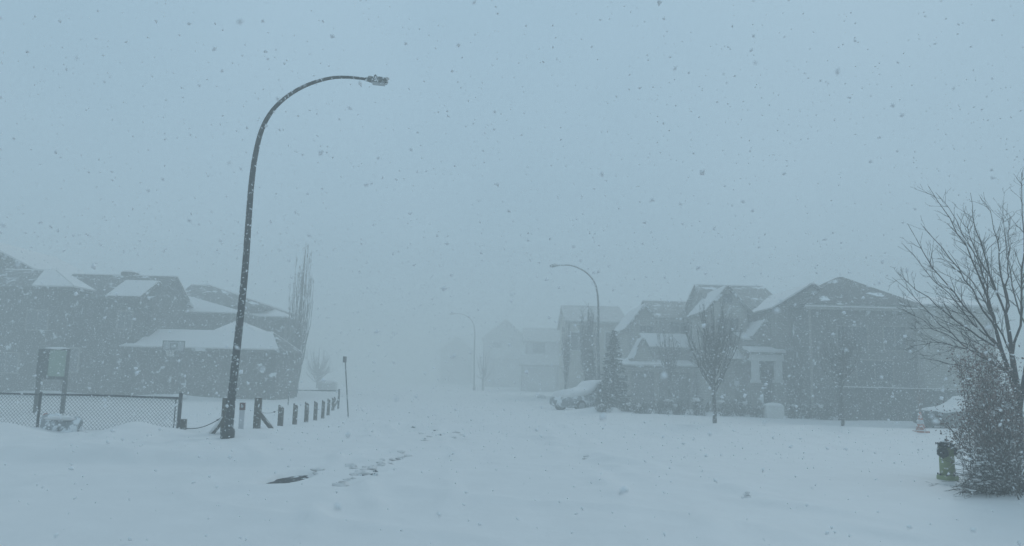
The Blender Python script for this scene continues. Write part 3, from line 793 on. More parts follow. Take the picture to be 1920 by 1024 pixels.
e, r_ = simple_right(1519, 1728, 38, 8, 577, 525, 'wall_grey', 'large dark grey house with pyramid roof peak, right of the porch house', 'shingle', 'hip', False, oh=.25, rx=(1578, 1586))
add_mass(e, 1456, 1600, 40.4, 8, 582, 538, 'wall_mid', 'shingle', 'y', True, oh=.2)
add_mass(e, 1728, 1868, 39, 7, 579, 566, 'wall_tan', 'shingle_pale', 'x', True, oh=.2)
m = MB(); m.box(X(1513, 37.7), X(1733, 37.7), 37.58, 37.72, Z(1620, 579, 37.7) - .1, Z(1620, 579, 37.7) + .04); gt = m.build('gutter', M['trim_dull'], r_)
m = MB(); m.box(X(1513, 37.7), X(1733, 37.7), 37.55, 37.73, Z(1620, 579, 37.7) + .043, Z(1620, 579, 37.7) + .1); m.build('snow_strip', M['snow'], gt)
window(e, X(1600, 38), Z(1600, 635, 38), 1.5, 1.2, 38, 'wall_mid')
window(e, X(1680, 38), Z(1680, 635, 38), 1.1, 1.2, 38, 'wall_mid')
window(e, X(1640, 38), Z(1640, 695, 38), 1.8, 1.0, 38, 'wall_mid')

# far houses, nearly gone in the blizzard
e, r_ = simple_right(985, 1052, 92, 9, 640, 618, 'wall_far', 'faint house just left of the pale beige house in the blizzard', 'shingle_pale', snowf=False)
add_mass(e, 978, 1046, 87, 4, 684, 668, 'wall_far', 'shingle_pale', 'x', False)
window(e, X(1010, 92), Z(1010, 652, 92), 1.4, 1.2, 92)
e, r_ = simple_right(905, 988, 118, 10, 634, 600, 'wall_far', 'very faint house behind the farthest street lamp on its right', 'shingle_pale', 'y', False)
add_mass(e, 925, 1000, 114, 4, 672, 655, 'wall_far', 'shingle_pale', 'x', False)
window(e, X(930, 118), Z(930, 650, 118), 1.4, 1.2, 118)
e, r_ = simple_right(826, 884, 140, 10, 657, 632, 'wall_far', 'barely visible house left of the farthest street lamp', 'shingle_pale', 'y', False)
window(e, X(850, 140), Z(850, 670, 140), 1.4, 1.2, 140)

# ------------------------------------------------------------------ trees
def rv(s=1.0):
    return Vector((random.gauss(0, s), random.gauss(0, s), random.gauss(0, s)))
def bez(p0, p1, p2, n):
    return [(p0 * (1 - t) ** 2 + p1 * 2 * t * (1 - t) + p2 * t * t) for t in np.linspace(0, 1, n)]
MINR = .0022
def twigs(mb, path, r0, lvl, dens, length, upb, spread=0.8, n=4):
    m_ = len(path)
    L = sum((path[i + 1] - path[i]).length for i in range(m_ - 1))
    cnt = max(1, int(L * dens))
    for _ in range(cnt):
        t = random.uniform(0.15, 0.98)
        i = min(int(t * (m_ - 1)), m_ - 2)
        p = path[i].lerp(path[i + 1], t * (m_ - 1) - i)
        d = (path[i + 1] - path[i]).normalized()
        s = rv().cross(d).normalized()
        d2 = (d * random.uniform(.7, 1.1) + s * spread * random.uniform(.5, 1) + Vector((0, 0, upb))).normalized()
        l = length * random.uniform(.45, 1.1) * (1.15 - t * .6)
        q = [p]; dd = d2
        k = 4 if lvl > 0 else 3
        for j in range(k):
            dd = (dd + rv(.13) + Vector((0, 0, upb * .25))).normalized()
            q.append(q[-1] + dd * l / k)
        r_ = r0 * (1 - t * .5) * .55
        mb.tube(q, [max(r_ * (1 - .75 * j / k), MINR) for j in range(k + 1)], n if lvl > 0 else 3, False)
        if lvl > 0:
            twigs(mb, q, r_, lvl - 1, dens * 1.25, length * .5, upb, spread, 3)

# big bare tree at the right edge
Yt = 13.5
base = at(1912, 835, Yt)
tree = empty('bare_tree', (base.x, Yt, 0), 'large leafless tree spreading its branches over the right edge of the picture', 'tree')
tr, cw = MB(), MB()
def path_of(l): return [at(a, c, y) for a, c, y in l]
T0 = path_of([(1913, 860, 13.5), (1911, 780, 13.5), (1906, 720, 13.5), (1898, 670, 13.5)])
TL = path_of([(1909, 750, 13.5), (1893, 700, 13.45), (1877, 655, 13.4), (1868, 620, 13.4)])
TR = path_of([(1898, 670, 13.5), (1893, 630, 13.6), (1886, 590, 13.7)])
tr.tube(T0, [.066, .06, .052, .045], 8); tr.tube(TL, [.045, .038, .033, .028], 8); tr.tube(TR, [.042, .036, .03], 8)
T0b = path_of([(1911, 770, 13.5), (1922, 700, 13.7), (1932, 640, 13.8)]); tr.tube(T0b, [.048, .04, .033], 8)
limbs = [((1868, 620, 13.4), (1845, 500, 13.3), (1741, 352, 13.0), .030), ((1868, 620, 13.4), (1820, 520, 12.8), (1728, 425, 12.4), .026),
         ((1877, 655, 13.4), (1800, 560, 13.2), (1700, 420, 12.8), .028), ((1877, 655, 13.4), (1790, 590, 13.8), (1690, 455, 14.2), .024),
         ((1877, 655, 13.4), (1780, 600, 13.0), (1683, 510, 12.6), .026), ((1893, 700, 13.4), (1790, 640, 13.4), (1674, 520, 13.0), .024),
         ((1893, 700, 13.4), (1800, 640, 14.2), (1682, 575, 14.6), .024), ((1893, 700, 13.4), (1770, 610, 12.8), (1698, 655, 12.4), .02),
         ((1868, 620, 13.4), (1850, 490, 13.8), (1757, 360, 14.2), .026), ((1886, 590, 13.7), (1850, 480, 13.6), (1795, 400, 13.2), .026),
         ((1886, 590, 13.7), (1835, 470, 13.9), (1820, 365, 14.3), .028), ((1886, 590, 13.7), (1880, 480, 13.2), (1858, 395, 12.9), .026),
         ((1886, 590, 13.7), (1900, 500, 14.2), (1893, 410, 14.6), .024), ((1898, 670, 13.5), (1930, 520, 13.5), (1916, 320, 13.3), .036),
         ((1898, 670, 13.5), (1860, 560, 12.5), (1775, 470, 12.0), .024), ((1932, 640, 13.8), (1950, 480, 14), (1960, 350, 14), .03),
         ((1932, 640, 13.8), (1990, 520, 13.8), (2060, 430, 13.8), .03), ((1932, 640, 13.8), (2010, 600, 13.5), (2100, 560, 13.3), .028),
         ((1932, 640, 13.8), (1880, 520, 14.6), (1880, 380, 15.2), .026), ((1893, 700, 13.4), (1830, 690, 12.6), (1712, 668, 12.2), .018),
         ((1906, 720, 13.5), (1840, 640, 14.5), (1760, 600, 15.3), .022)]
for a, c, d, r_ in limbs:
    P0, P2 = at(*a), at(*d)
    P1 = at(*c) + rv(.06); r_ *= .68
    q = bez(P0, P1, P2, 11)
    q = [p + rv(.018) * (i > 0) for i, p in enumerate(q)]
    cw.tube(q, [r_ * (1 - .82 * i / 10) for i in range(11)], 6, False)
    twigs(cw, q, r_ * .85, 2, 4.8, .7, .10)
tr.build('trunk', M['bark_near'], tree, True)
cw.build('crown', M['bark_near'], tree, True)

def bare_tree(px, pb, ptop, wid, Y, label, nlimb=16, name='bare_tree', matn='bark', tw=(2, 1.2, 1.0), vase=1.0, rt_=.07, fork=.22, group=None, lo=None):
    global MINR
    MINR = .0022 if Y < 35 else .007
    b0 = at(px, pb, Y); top = at(px, ptop, Y)
    g = Hz(b0.x, Y); Hh = top.z - g
    e = empty(name, (b0.x, Y, g), label, 'tree', group)
    rad = wid / F * Y / 2
    tr, cw = MB(), MB()
    fz = g + Hh * fork
    tr.tube([(b0.x, Y, g - .2), (b0.x + .01, Y, g + .3), (b0.x - .02, Y, fz), (b0.x, Y, g + Hh * .6), (b0.x, Y, g + Hh * .93)], [rt_ * 1.15, rt_, rt_ * .85, rt_ * .45, rt_ * .12], 7)
    for i in range(nlimb):
        a = 2 * math.pi * i / nlimb + random.uniform(-.3, .3)
        s = random.uniform(0, 1) ** 1.2
        z0 = fz + s * Hh * .3
        P0 = Vector((b0.x, Y, z0))
        rr = rad * random.uniform(.35, 1.0) * (1 - .35 * s)
        zt = g + Hh * random.uniform(.62, 1.0 - .18 * (rr / rad))
        if lo and random.random() < lo: zt = g + Hh * random.uniform(.35, .6)
        P2 = Vector((b0.x + rr * math.cos(a), Y + rr * math.sin(a), zt))
        P1 = Vector((b0.x + rr * math.cos(a) * .7 * vase, Y + rr * math.sin(a) * .7 * vase, z0 + (zt - z0) * .38))
        q = bez(P0, P1, P2, 8)
        q = [p + rv(.02) * (j > 0) for j, p in enumerate(q)]
        cw.tube(q, [rt_ * .38 * (1 - .8 * j / 7) for j in range(8)], 4, False)
        twigs(cw, q, rt_ * .28, tw[0] - 1, tw[1] * 2, tw[2] * .8, .35, .6, 3)
    tr.build('trunk', M[matn], e, True); cw.build('crown', M[matn], e, True)
    return e
bare_tree(1340, 791, 553, 132, 31, 'vase-shaped young bare tree in front of the porch house hedge', 40, tw=(2, 2.6, 1.1), rt_=.085)
bare_tree(1580, 794, 590, 118, 31.5, 'smaller bare tree in front of the dark grey house wall', 30, tw=(2, 2.2, 1.1), rt_=.07, fork=.3)
bare_tree(1727, 800, 690, 34, 29.5, 'slim brownish sapling right behind the orange cone', 8, tw=(2, 1.2, .5), rt_=.03, matn='dry_leaf')
bare_tree(1101, 765, 554, 44, 49, 'tall narrow bare tree immediately left of the hazy street lamp', 34, tw=(2, 2.4, 1.0), rt_=.12, vase=.9, fork=.06, matn='bark')
bare_tree(1060, 765, 588, 26, 52, 'thin bare tree at the left corner of the pale beige house', 20, tw=(2, 2.0, .9), rt_=.08, vase=.9, fork=.1)
bare_tree(1500, 760, 640, 50, 38.6, 'low bare tree between porch house garage and dark grey house', 10, tw=(2, 1.2, .7), rt_=.05, fork=.15)
bare_tree(1255, 780, 600, 60, 43, 'bare tree in front of the tan house garage doors', 22, tw=(2, 2.0, 1.0), rt_=.08, fork=.25)
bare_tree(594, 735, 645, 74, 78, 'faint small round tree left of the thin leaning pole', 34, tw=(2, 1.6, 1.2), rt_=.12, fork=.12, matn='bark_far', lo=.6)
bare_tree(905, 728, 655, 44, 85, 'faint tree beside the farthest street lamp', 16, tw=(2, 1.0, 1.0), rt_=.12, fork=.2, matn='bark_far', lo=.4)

# columnar poplar
MINR = .009
Yl = 50
pb_ = at(553, 742, Yl); top = at(558, 455, Yl)
e = empty('columnar_poplar', (pb_.x, Yl, Hz(pb_.x, Yl)), 'tall narrow leafless poplar at the right end of the dark garage', 'tree')
tr, cw = MB(), MB()
tr.tube([(pb_.x, Yl, -.2), (pb_.x, Yl, 4), (pb_.x + .05, Yl, 8), (pb_.x + .1, Yl, top.z)], [.13, .1, .06, .012], 7)
for i in range(34):
    a = i * 2.4; rr = .64 * math.sqrt((i + .5) / 34); zt = top.z - random.uniform(.1, 3.2) - (1.2 if rr > .5 else 0)
    P0 = Vector((pb_.x + rr * .25 * math.cos(a), Yl + rr * .25 * math.sin(a), random.uniform(.2, 2.5)))
    q = [P0 + Vector((rr * min(1, t * 2.2) * math.cos(a), rr * min(1, t * 2.2) * math.sin(a), (zt - P0.z) * t)) + rv(.03) for t in np.linspace(0, 1, 12)]
    cw.tube(q, [.034 * (1 - .8 * j / 11) for j in range(12)], 4, False)
    twigs(cw, q, .022, 1, 3.0, .55, 1.1, .5, 3)
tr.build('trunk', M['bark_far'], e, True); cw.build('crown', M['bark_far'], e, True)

MINR = .0022
# spruce
def spruce(px, pb, ptop, wid, Y, label, n=2600):
    b0 = at(px, pb, Y); top = at(px, ptop, Y); g = Hz(b0.x, Y); Hh = top.z - g; Rr = wid / F * Y / 2
    e = empty('spruce_tree', (b0.x, Y, g), label, 'tree')
    m = MB(); m.tube([(b0.x, Y, g - .2), (b0.x, Y, g + Hh)], [.09, .012], 7); m.build('trunk', M['bark'], e, True)
    m = MB()
    z = .12
    while z < Hh - .05:
        f_ = 1 - z / Hh
        nb = int(6 + 9 * f_)
        for k in range(nb):
            a = random.uniform(0, 6.28); L = Rr * (f_ ** .85) * random.uniform(.75, 1.15) + .06
            d = Vector((math.cos(a), math.sin(a), 0)); s = Vector((-math.sin(a), math.cos(a), 0))
            c = Vector((b0.x, Y, g + z))
            dr = random.uniform(.12, .35)
            ns_ = max(3, int(L / .09))
            for j in range(ns_):
                t = (j + .6) / ns_
                p = c + d * L * t + Vector((0, 0, -dr * L * t + .12 * L * t * t))
                w_ = .15 * (1.15 - t) * (.5 + L) + .03
                for sg in (-1, 1):
                    q = p + s * sg * w_ + d * .06 + Vector((0, 0, random.uniform(-.07, .0)))
                    dd = Vector((0, 0, random.uniform(.02, .045))) + d * random.uniform(.01, .04)
                    m.add([p - dd, q, p + dd + d * .03], [(0, 1, 2)])
                m.add([p - Vector((0, 0, .06)), p + d * .12 + s * .01, p + Vector((0, 0, .02)) + s * .03], [(0, 1, 2)])
        z += .085 + .04 * f_
    m.build('crown', M['needles'], e)
    return e
spruce(1150, 781, 618, 66, 39, 'dark snow-dusted spruce standing right of the snow-covered parked car')
spruce(1108, 765, 655, 34, 47, 'small narrow spruce left of the hazy street lamp foot')

# low shrubs
def shrub(px, pb, hpx, wpx, Y, label, group, matl='twig_leaf', seed=0, n=260):
    random.seed(seed)
    b0 = at(px, pb, Y); g = Hz(b0.x, Y); h_ = hpx / F * Y; w_ = wpx / F * Y / 2
    e = empty('shrub', (b0.x, Y, g), label, 'shrub', group)
    st, lf = MB(), MB()
    for k in range(34):
        a = random.uniform(0, 6.28); rr = w_ * random.uniform(.1, 1) ; z = h_ * random.uniform(.5, 1.15) * (1 - .3 * (rr / w_) ** 2)
        P2 = Vector((b0.x + rr * math.cos(a), Y + rr * math.sin(a) * .8, g + z)); P0 = Vector((b0.x + rr * .6 * math.cos(a), Y + .4 * rr * math.sin(a), g - .05))
        q = bez(P0, P0.lerp(P2, .5) + Vector((rr * .25 * math.cos(a), 0, .05)), P2, 5)
        st.tube(q, [.011, .009, .008, .006, .004], 3, False)
        twigs(st, q, .008, 0, 7, .3, .2, .9, 3)
        for _ in range(n // 10):
            t = random.uniform(.05, 1); i = min(int(t * 4), 3); p = q[i].lerp(q[i + 1], t * 4 - i) + rv(.06)
            u, v = rv().normalized() * .035, rv().normalized() * .03
            lf.add([p - u, p + v, p + u, p - v], [(0, 1, 2, 3)])
    st.build('stems', M['bark'], e); lf.build('leaves', M[matl], e)
    m = MB()
    m.blob((b0.x + random.uniform(-.5, .5) * w_, Y - .1 * w_, g + h_ * random.uniform(.55, .9)), w_ * random.uniform(.15, .34), w_ * .25, random.uniform(.04, .09), seed * 7, .45, 14, 8)
    m.build('snow_clump', M['snow'], e, True)
    return e
hs = [(1205, 20, 34, 'first low shrub right of the dark spruce'), (1240, 30, 38, 'rounded shrub in front of the tan garage, left of its bare tree'), (1275, 28, 36, 'shrub just right of the bare tree by the tan garage'),
      (1308, 32, 36, 'shrub immediately left of the vase-shaped tree trunk'), (1362, 30, 36, 'shrub immediately right of the vase-shaped tree trunk'), (1392, 33, 34, 'tallest hedge shrub midway between vase-shaped tree and white box'),
      (1420, 27, 30, 'small shrub touching the left side of the snow-covered box'), (1488, 33, 34, 'shrub touching the right side of the snow-covered box'), (1518, 31, 34, 'second shrub right of the snow-covered box'), (1550, 35, 36, 'shrub left of the smaller bare tree by the grey house')]
for i, (px, hp, wp, lb) in enumerate(hs):
    shrub(px, 785, hp, wp * 1.25, 36.2 + (i % 3) * .4, lb, 'low hedge shrubs in front of the right-hand houses', seed=20 + i)
shrub(1135, 781, 16, 46, 36.6, 'flattest shrub spreading at the foot of the dark spruce', 'low hedge shrubs in front of the right-hand houses', seed=50)
shrub(1180, 782, 18, 40, 37, 'low shrub filling the gap behind the spruce skirt on its right', 'low hedge shrubs in front of the right-hand houses', seed=51)
random.seed(99)

# snow-covered box
Yb = 35.6
p = at(1455, 786, Yb)
e = empty('utility_box', (p.x, Yb, 0), 'white snow-covered utility box standing in the gap of the hedge', 'utility box')
m = MB(); m.box(p.x - .42, p.x + .42, Yb, Yb + .6, -.1, .62); o_ = m.build('cabinet', M['trim'], e); bv = o_.modifiers.new('edge', 'BEVEL'); bv.width = .05; bv.segments = 3
m = MB(); m.blob((p.x, Yb + .3, .62), .48, .4, .14, 3, .06, 18, 8); m.build('snow_cap', M['snow'], e, True)
# far box
p = at(613, 716, 66)
e = empty('utility_box', (p.x, 66, 0), 'faint grey box with snow on top, right of the small round tree trunk', 'utility box')
m = MB(); m.box(p.x - .75, p.x + .75, 66, 66.8, -.1, .8); m.build('cabinet', M['wall_far'], e)
m = MB(); m.blob((p.x, 66.4, .8), .85, .55, .2, 3, .06, 18, 8); m.build('snow_cap', M['snow'], e, True)
# rock
p = gp(1015, 747)
m = MB(); m.blob((p[0], p[1], .05), .42, .35, .16, 5, .25, 14, 8)
tag(recenter(m.build('rock', M['chunk'], None, True)), 'small dark lump poking out of the snow left of the parked car', 'rock')

# wooden fence at the right
Yw = 36.0
e = empty('board_fence', (X(1700, Yw), Yw, 0), 'dark board fence with a thin snow cap in front of the grey house', 'board fence')
zt_ = Z(1680, 730, Yw)
x0, x1 = X(1574, Yw), X(1890, Yw)
m = MB(); k = 0; x = x0
while x < x1:
    m.box(x, x + .135, Yw, Yw + .025 + .004 * (k % 2), -.2, zt_ - .02 + .012 * math.sin(k * 1.7)); x += .145; k += 1
m.build('board_panel', M['wood_far'], e)
m = MB(); m.box(x0, x1, Yw + .03, Yw + .07, .35, .45); m.box(x0, x1, Yw + .03, Yw + .07, zt_ - .25, zt_ - .15); m.build('rail', M['wood_far'], e)
m = MB(); m.box(x0 - .05, x1 + .05, Yw - .05, Yw + .1, zt_ + .004, zt_ + .04); cp = m.build('cap_board', M['wood_far'], e)
m = MB(); m.box(x0 - .03, x1 + .03, Yw - .04, Yw + .09, zt_ + .044, zt_ + .085); m.build('snow_strip', M['snow'], cp)
for k in range(5):
    xx = x0 + (x1 - x0) * k / 4
    m = MB(); m.box(xx - .07, xx + .07, Yw + .075, Yw + .2, -.2, zt_ - .002); m.build('post', M['wood_far'], e)

# ------------------------------------------------------------------ cars
def loft(m, secs, K=20, e1=.55):
    """secs: (x, half width, z bottom, z top, y shift)"""
    vs = []
    for x, hw, zb, zt in secs:
        for j in range(K):
            a = 2 * math.pi * j / K
            c_, s_ = math.cos(a), math.sin(a)
            vs.append((x, hw * math.copysign(abs(c_) ** e1, c_), (zb + zt) / 2 + (zt - zb) / 2 * math.copysign(abs(s_) ** e1, s_)))
    n = len(secs)
    m.add(vs, [(i * K + j, i * K + (j + 1) % K, (i + 1) * K + (j + 1) % K, (i + 1) * K + j) for i in range(n - 1) for j in range(K)] + [tuple(range(K))[::-1], tuple(range((n - 1) * K, n * K))])
def car(label, paint, loc, rz, suv=False, snowt=.16, group=None, wide=1.0):
    e = empty('parked_car', (0, 0, 0), label, 'car', group)
    up_ = .12 if suv else 0
    m = MB(); loft(m, [(-2.25, .70, .35 + up_, .70 + up_), (-2.15, .82, .26 + up_, .84 + up_), (-1.6, .90, .22 + up_, .93 + up_), (-.8, .92, .2 + up_, .98 + up_), (.6, .92, .2 + up_, 1.0 + up_), (1.6, .90, .22 + up_, 1.0 + up_), (2.1, .84, .28 + up_, .95 + up_), (2.22, .72, .38 + up_, .8 + up_)])
    body = m.build('body', paint, e, True)
    m = MB()
    if suv: S = [(-.95, .78, .9, 1.02), (-.35, .76, .9, 1.62), (.2, .75, .9, 1.74), (1.5, .74, .9, 1.72), (2.0, .72, .9, 1.5), (2.15, .70, .9, 1.15)]
    else: S = [(-.85, .76, .85, .98), (-.2, .72, .85, 1.36), (.3, .70, .85, 1.44), (.9, .69, .85, 1.42), (1.6, .71, .85, 1.15), (1.9, .72, .85, 1.0)]
    loft(m, S, 20, .5); m.build('window', M['glass'], e, True)
    m = MB(); loft(m, [(x * .93 + .03, hw * .97, zt - .06, zt + .035) for x, hw, zb, zt in S[1:-1]], 20, .5); m.build('roof', paint, e, True)
    for sx in (-.85, .95) if suv else (-.8, .75):
        pass
    for sy in (-1, 1):
        for x in (-1.4, 1.35):
            wh = MB(); wh.lathe((x, sy * .80, .33), [(.20, -.11), (.31, -.11), (.335, -.07), (.335, .07), (.31, .11), (.20, .11)], 22, Matrix.Rotation(R(90), 3, 'X'))
            tobj = wh.build('wheel', M['tyre'], e, True)
            rm = MB(); rm.lathe((x, sy * .80, .33), [(.05, -.125), (.2, -.115), (.205, .115), (.05, .125)], 14, Matrix.Rotation(R(90), 3, 'X')); rm.build('rim', M['rim'], tobj, True)
        m = MB(); m.blob((-2.16, sy * .62, .68 + up_), .07, .16, .09, 1, 0); m.build('headlight', M['light_lens'], e, True)
        m = MB(); m.blob((2.16, sy * .66, .78 + up_), .06, .12, .1, 1, 0); m.build('tail_light', M['red_brown'], e, True)
        m = MB(); m.blob((-.62, sy * .98, 1.0 + up_), .08, .12, .08, 1, 0); m.build('mirror', paint, e, True)
        m = MB()
        xb_ = .35
        m.box(xb_ - .03, xb_ + .03, sy * .70 - .06, sy * .70 + .06, .95, 1.35 + up_); m.build('door_pillar', paint, e)
    # snow lying on bonnet, glass and roof
    m = MB(); loft(m, [(-2.2, .6 * wide, .6 + up_, .72 + up_ + snowt * .5), (-2.0, .76 * wide, .6 + up_, .86 + up_ + snowt), (-1.3, .84 * wide, .7 + up_, .95 + up_ + snowt), (-.8, .80 * wide, .8 + up_, 1.02 + up_ + snowt), (-.45, .72 * wide, .9, (1.5 if suv else 1.25) + snowt * .6),
                       (-.1 if not suv else -.3, .70 * wide, (1.3 if not suv else 1.5), (1.40 if not suv else 1.66) + snowt), (.4, .68 * wide, (1.36 if not suv else 1.6), (1.46 if not suv else 1.76) + snowt), (1.0, .66 * wide, 1.35 if not suv else 1.6, (1.44 if not suv else 1.76) + snowt), (1.6, .66 * wide, 1.1 if not suv else 1.6, (1.22 if not suv else 1.74) + snowt * .9), (2.05, .68 * wide, .9, (1.02 if not suv else 1.5) + snowt * .6)], 18, .7)
    m.build('snow_cover', M['snow'], e, True)
    e.location = loc; e.rotation_euler.z = rz
    return e
Yc = 39.2
car('grey sedan buried in snow left of the dark spruce', M['car_grey'], (X(1042, Yc) + 1.95, Yc + 1.1, -.08), R(36), snowt=.24, wide=1.02, group='parked cars')
Yc = 30.2
car('dark vehicle with a snowy bonnet, half hidden by the brown shrub', M['car_dark'], (X(1736, Yc) + 2.2, Yc + .9, -.12), R(16), snowt=.07, group='parked cars')

# traffic cone
Yo = Yof(1727, 812)
p = at(1727, 812, Yo); g = Hz(p.x, Yo)
e = empty('traffic_cone', (p.x, Yo, g), 'dull orange traffic cone standing in snow in front of the dark vehicle', 'traffic cone')
m = MB(); m.box(p.x - .21, p.x + .21, Yo - .21, Yo + .21, g - .02, g + .04); m.build('base', M['orange'], e)
m = MB(); m.lathe((p.x, Yo, g), [(.17, .04), (.05, .62), (.045, .70), (.02, .72)], 20); m.build('cone', M['orange'], e, True)
m = MB(); m.lathe((p.x, Yo, g), [(.128, .29), (.096, .44), (.09, .442)], 20); m.build('reflective_band', M['white_post'], e, True)
m = MB(); m.blob((p.x, Yo - .02, g + .05), .2, .19, .05, 3, .2); m.build('snow_clump', M['snow'], e, True)

# ------------------------------------------------------------------ fire hydrant
Yf = Yof(1778, 914)
p = at(1778, 912, Yf); g = Hz(p.x, Yf) - .02
u = 1.0
e = empty('fire_hydrant', (p.x, Yf, g), 'yellow-green fire hydrant with black caps beside the bare shrub', 'fire hydrant')
def hz(z): return g + z
m = MB(); m.lathe((p.x, Yf, g), [(.118, .08), (.118, .36), (.112, .40), (.122, .43), (.122, .50), (.118, .55), (.10, .585)], 26); m.build('barrel', M['hyd_green'], e, True)
m = MB(); m.lathe((p.x, Yf, g - .25), [(.17, 0), (.17, .30), (.165, .33), (.125, .345)], 26); fl = m.build('base_flange', M['hyd_green'], e, True)
m = MB()
for k in range(8):
    a = k * math.pi / 4 + .2; m.lathe((p.x + .145 * math.cos(a), Yf + .145 * math.sin(a), g + .088), [(.016, 0), (.016, .025), (.01, .03)], 6)
m.build('bolts', M['hyd_black'], fl)
m = MB(); m.lathe((p.x, Yf, g), [(.128, .565), (.128, .60), (.10, .63), (.07, .645)], 26); bn = m.build('bonnet', M['hyd_black'], e, True)
m = MB(); m.lathe((p.x, Yf, g), [(.032, .64), (.032, .66), (.022, .665), (.022, .70)], 6); m.build('operating_nut', M['hyd_black'], bn)
m = MB(); m.box(p.x - .155, p.x - .06, Yf - .05, Yf + .05, g + .60, g + .635); m.build('top_lug', M['hyd_black'], bn)
def nozzle(ang, z, r_, ln, nm):
    Mx = Matrix.Rotation(ang, 3, 'Z') @ Matrix.Rotation(R(90), 3, 'Y')
    m = MB(); m.lathe((p.x, Yf, g + z), [(r_ * .8, .08), (r_ * .8, .08 + ln * .5)], 20, Mx); nz = m.build('nozzle', M['hyd_green'], e, True)
    m = MB(); m.lathe((p.x, Yf, g + z), [(r_, .08 + ln * .45), (r_ * 1.06, .08 + ln * .5), (r_ * 1.06, .08 + ln * .85), (r_ * .9, .08 + ln), (r_ * .55, .082 + ln), (r_ * .5, .07 + ln)], 20, Mx); c_ = m.build('cap', M['hyd_black'], nz, True)
    m = MB(); m.lathe((p.x, Yf, g + z), [(.022, .07 + ln), (.022, .11 + ln)], 5, Mx); m.build('cap_nut', M['hyd_black'], c_)
    m = MB()
    for k in range(5):
        a = k * 1.257; q = Mx @ Vector((r_ * 1.05 * math.cos(a), r_ * 1.05 * math.sin(a), .08 + ln * .7)); m.blob(Vector((p.x, Yf, g + z)) + q, .016, .016, .016)
    m.build('lugs', M['hyd_black'], c_)
nozzle(R(222), .475, .082, .13, '')
nozzle(R(-38), .50, .062, .09, '')
nozzle(R(95), .50, .062, .09, '')
m = MB(); m.blob((p.x - .02, Yf - .01, g + .648), .085, .08, .014, 4, .2); m.build('snow_patch', M['snow'], e, True)
# leaning rod behind
q0 = at(1793, 872, Yf + .15); q0.z = g - .05; q1 = at(1774, 819, Yf + .15)
m = MB(); m.tube([q0, q0.lerp(q1, .5) + Vector((.01, 0, .02)), q1], [.009, .008, .006], 6)
tag(recenter(m.build('marker_rod', M['bark'], None, True)), 'thin dark rod leaning left just behind the fire hydrant', 'marker rod')

# ------------------------------------------------------------------ shrubs at the right edge
Yb = 11.4
bb = at(1880, 950, Yb); g = Hz(bb.x, Yb)
e = empty('bare_shrub', (bb.x, Yb, g), 'dense tangle of bare dark twigs with snow clumps beside the hydrant', 'shrub')
st, cl = MB(), MB()
tips = []
for k in range(150):
    px = random.gauss(1885, 62); py = random.uniform(800, 935)
    y = Yb + random.gauss(0, .45)
    bx = at(1880 + random.gauss(0, 38), 940, Yb); 
    P0 = Vector((bx.x, Yb + random.gauss(0, .2), Hz(bx.x, Yb) - .05))
    P2 = at(px, py, y)
    if px < 1800 and random.random() < .5: continue
    P1 = P0.lerp(P2, .45) + Vector((0, 0, random.uniform(.02, .2))) + rv(.05)
    q = bez(P0, P1, P2, 8)
    q = [p_ + rv(.007) for p_ in q]
    r_ = random.uniform(.004, .010)
    st.tube(q, [r_ * (1 - .6 * j / 7) for j in range(8)], 4, False)
    twigs(st, q, r_ * .8, 1, 3.2, .26, .12, .8, 3)
    for _ in range(2):
        t = random.uniform(.25, .95); i = min(int(t * 7), 6); c_ = q[i].lerp(q[i + 1], t * 7 - i)
        s_ = random.uniform(.35, 1.1)
        if c_.z < g + .5 and random.random() < .55: cl.blob(c_ + Vector((0, 0, .010)), .032 * s_, .022 * s_, .010 * s_, k, .3, 8, 5)
# nearly flat sprays reaching left over the snow
for k in range(120):
    a = random.uniform(0, 1)
    P0 = at(1880 + random.gauss(0, 30), 945, Yb); P0.z = Hz(P0.x, P0.y)
    P2 = at(1800 + random.uniform(-18, 60), random.uniform(835, 950), Yb + random.uniform(-.6, .7))
    P2.z = max(P2.z, Hz(P2.x, P2.y) + .03)
    q = bez(P0, P0.lerp(P2, .5) + Vector((0, 0, .12)), P2, 8)
    r_ = random.uniform(.0035, .007)
    st.tube(q, [r_ * (1 - .5 * j / 7) for j in range(8)], 3, False)
    twigs(st, q, r_, 1, 3.0, .2, .02, .7, 3)
    for _ in range(2):
        t = random.uniform(.35, 1); i = min(int(t * 7), 6); c_ = q[i].lerp(q[i + 1], t * 7 - i); s_ = random.uniform(.4, 1.2)
        if random.random() < .6: cl.blob(c_ + Vector((0, 0, .008)), .045 * s_, .028 * s_, .011 * s_, k + 50, .3, 8, 5)
st.build('stems', M['shrub_twig'], e); tag(cl.build('snow_clump', M['snow'], e, True), kind='stuff')

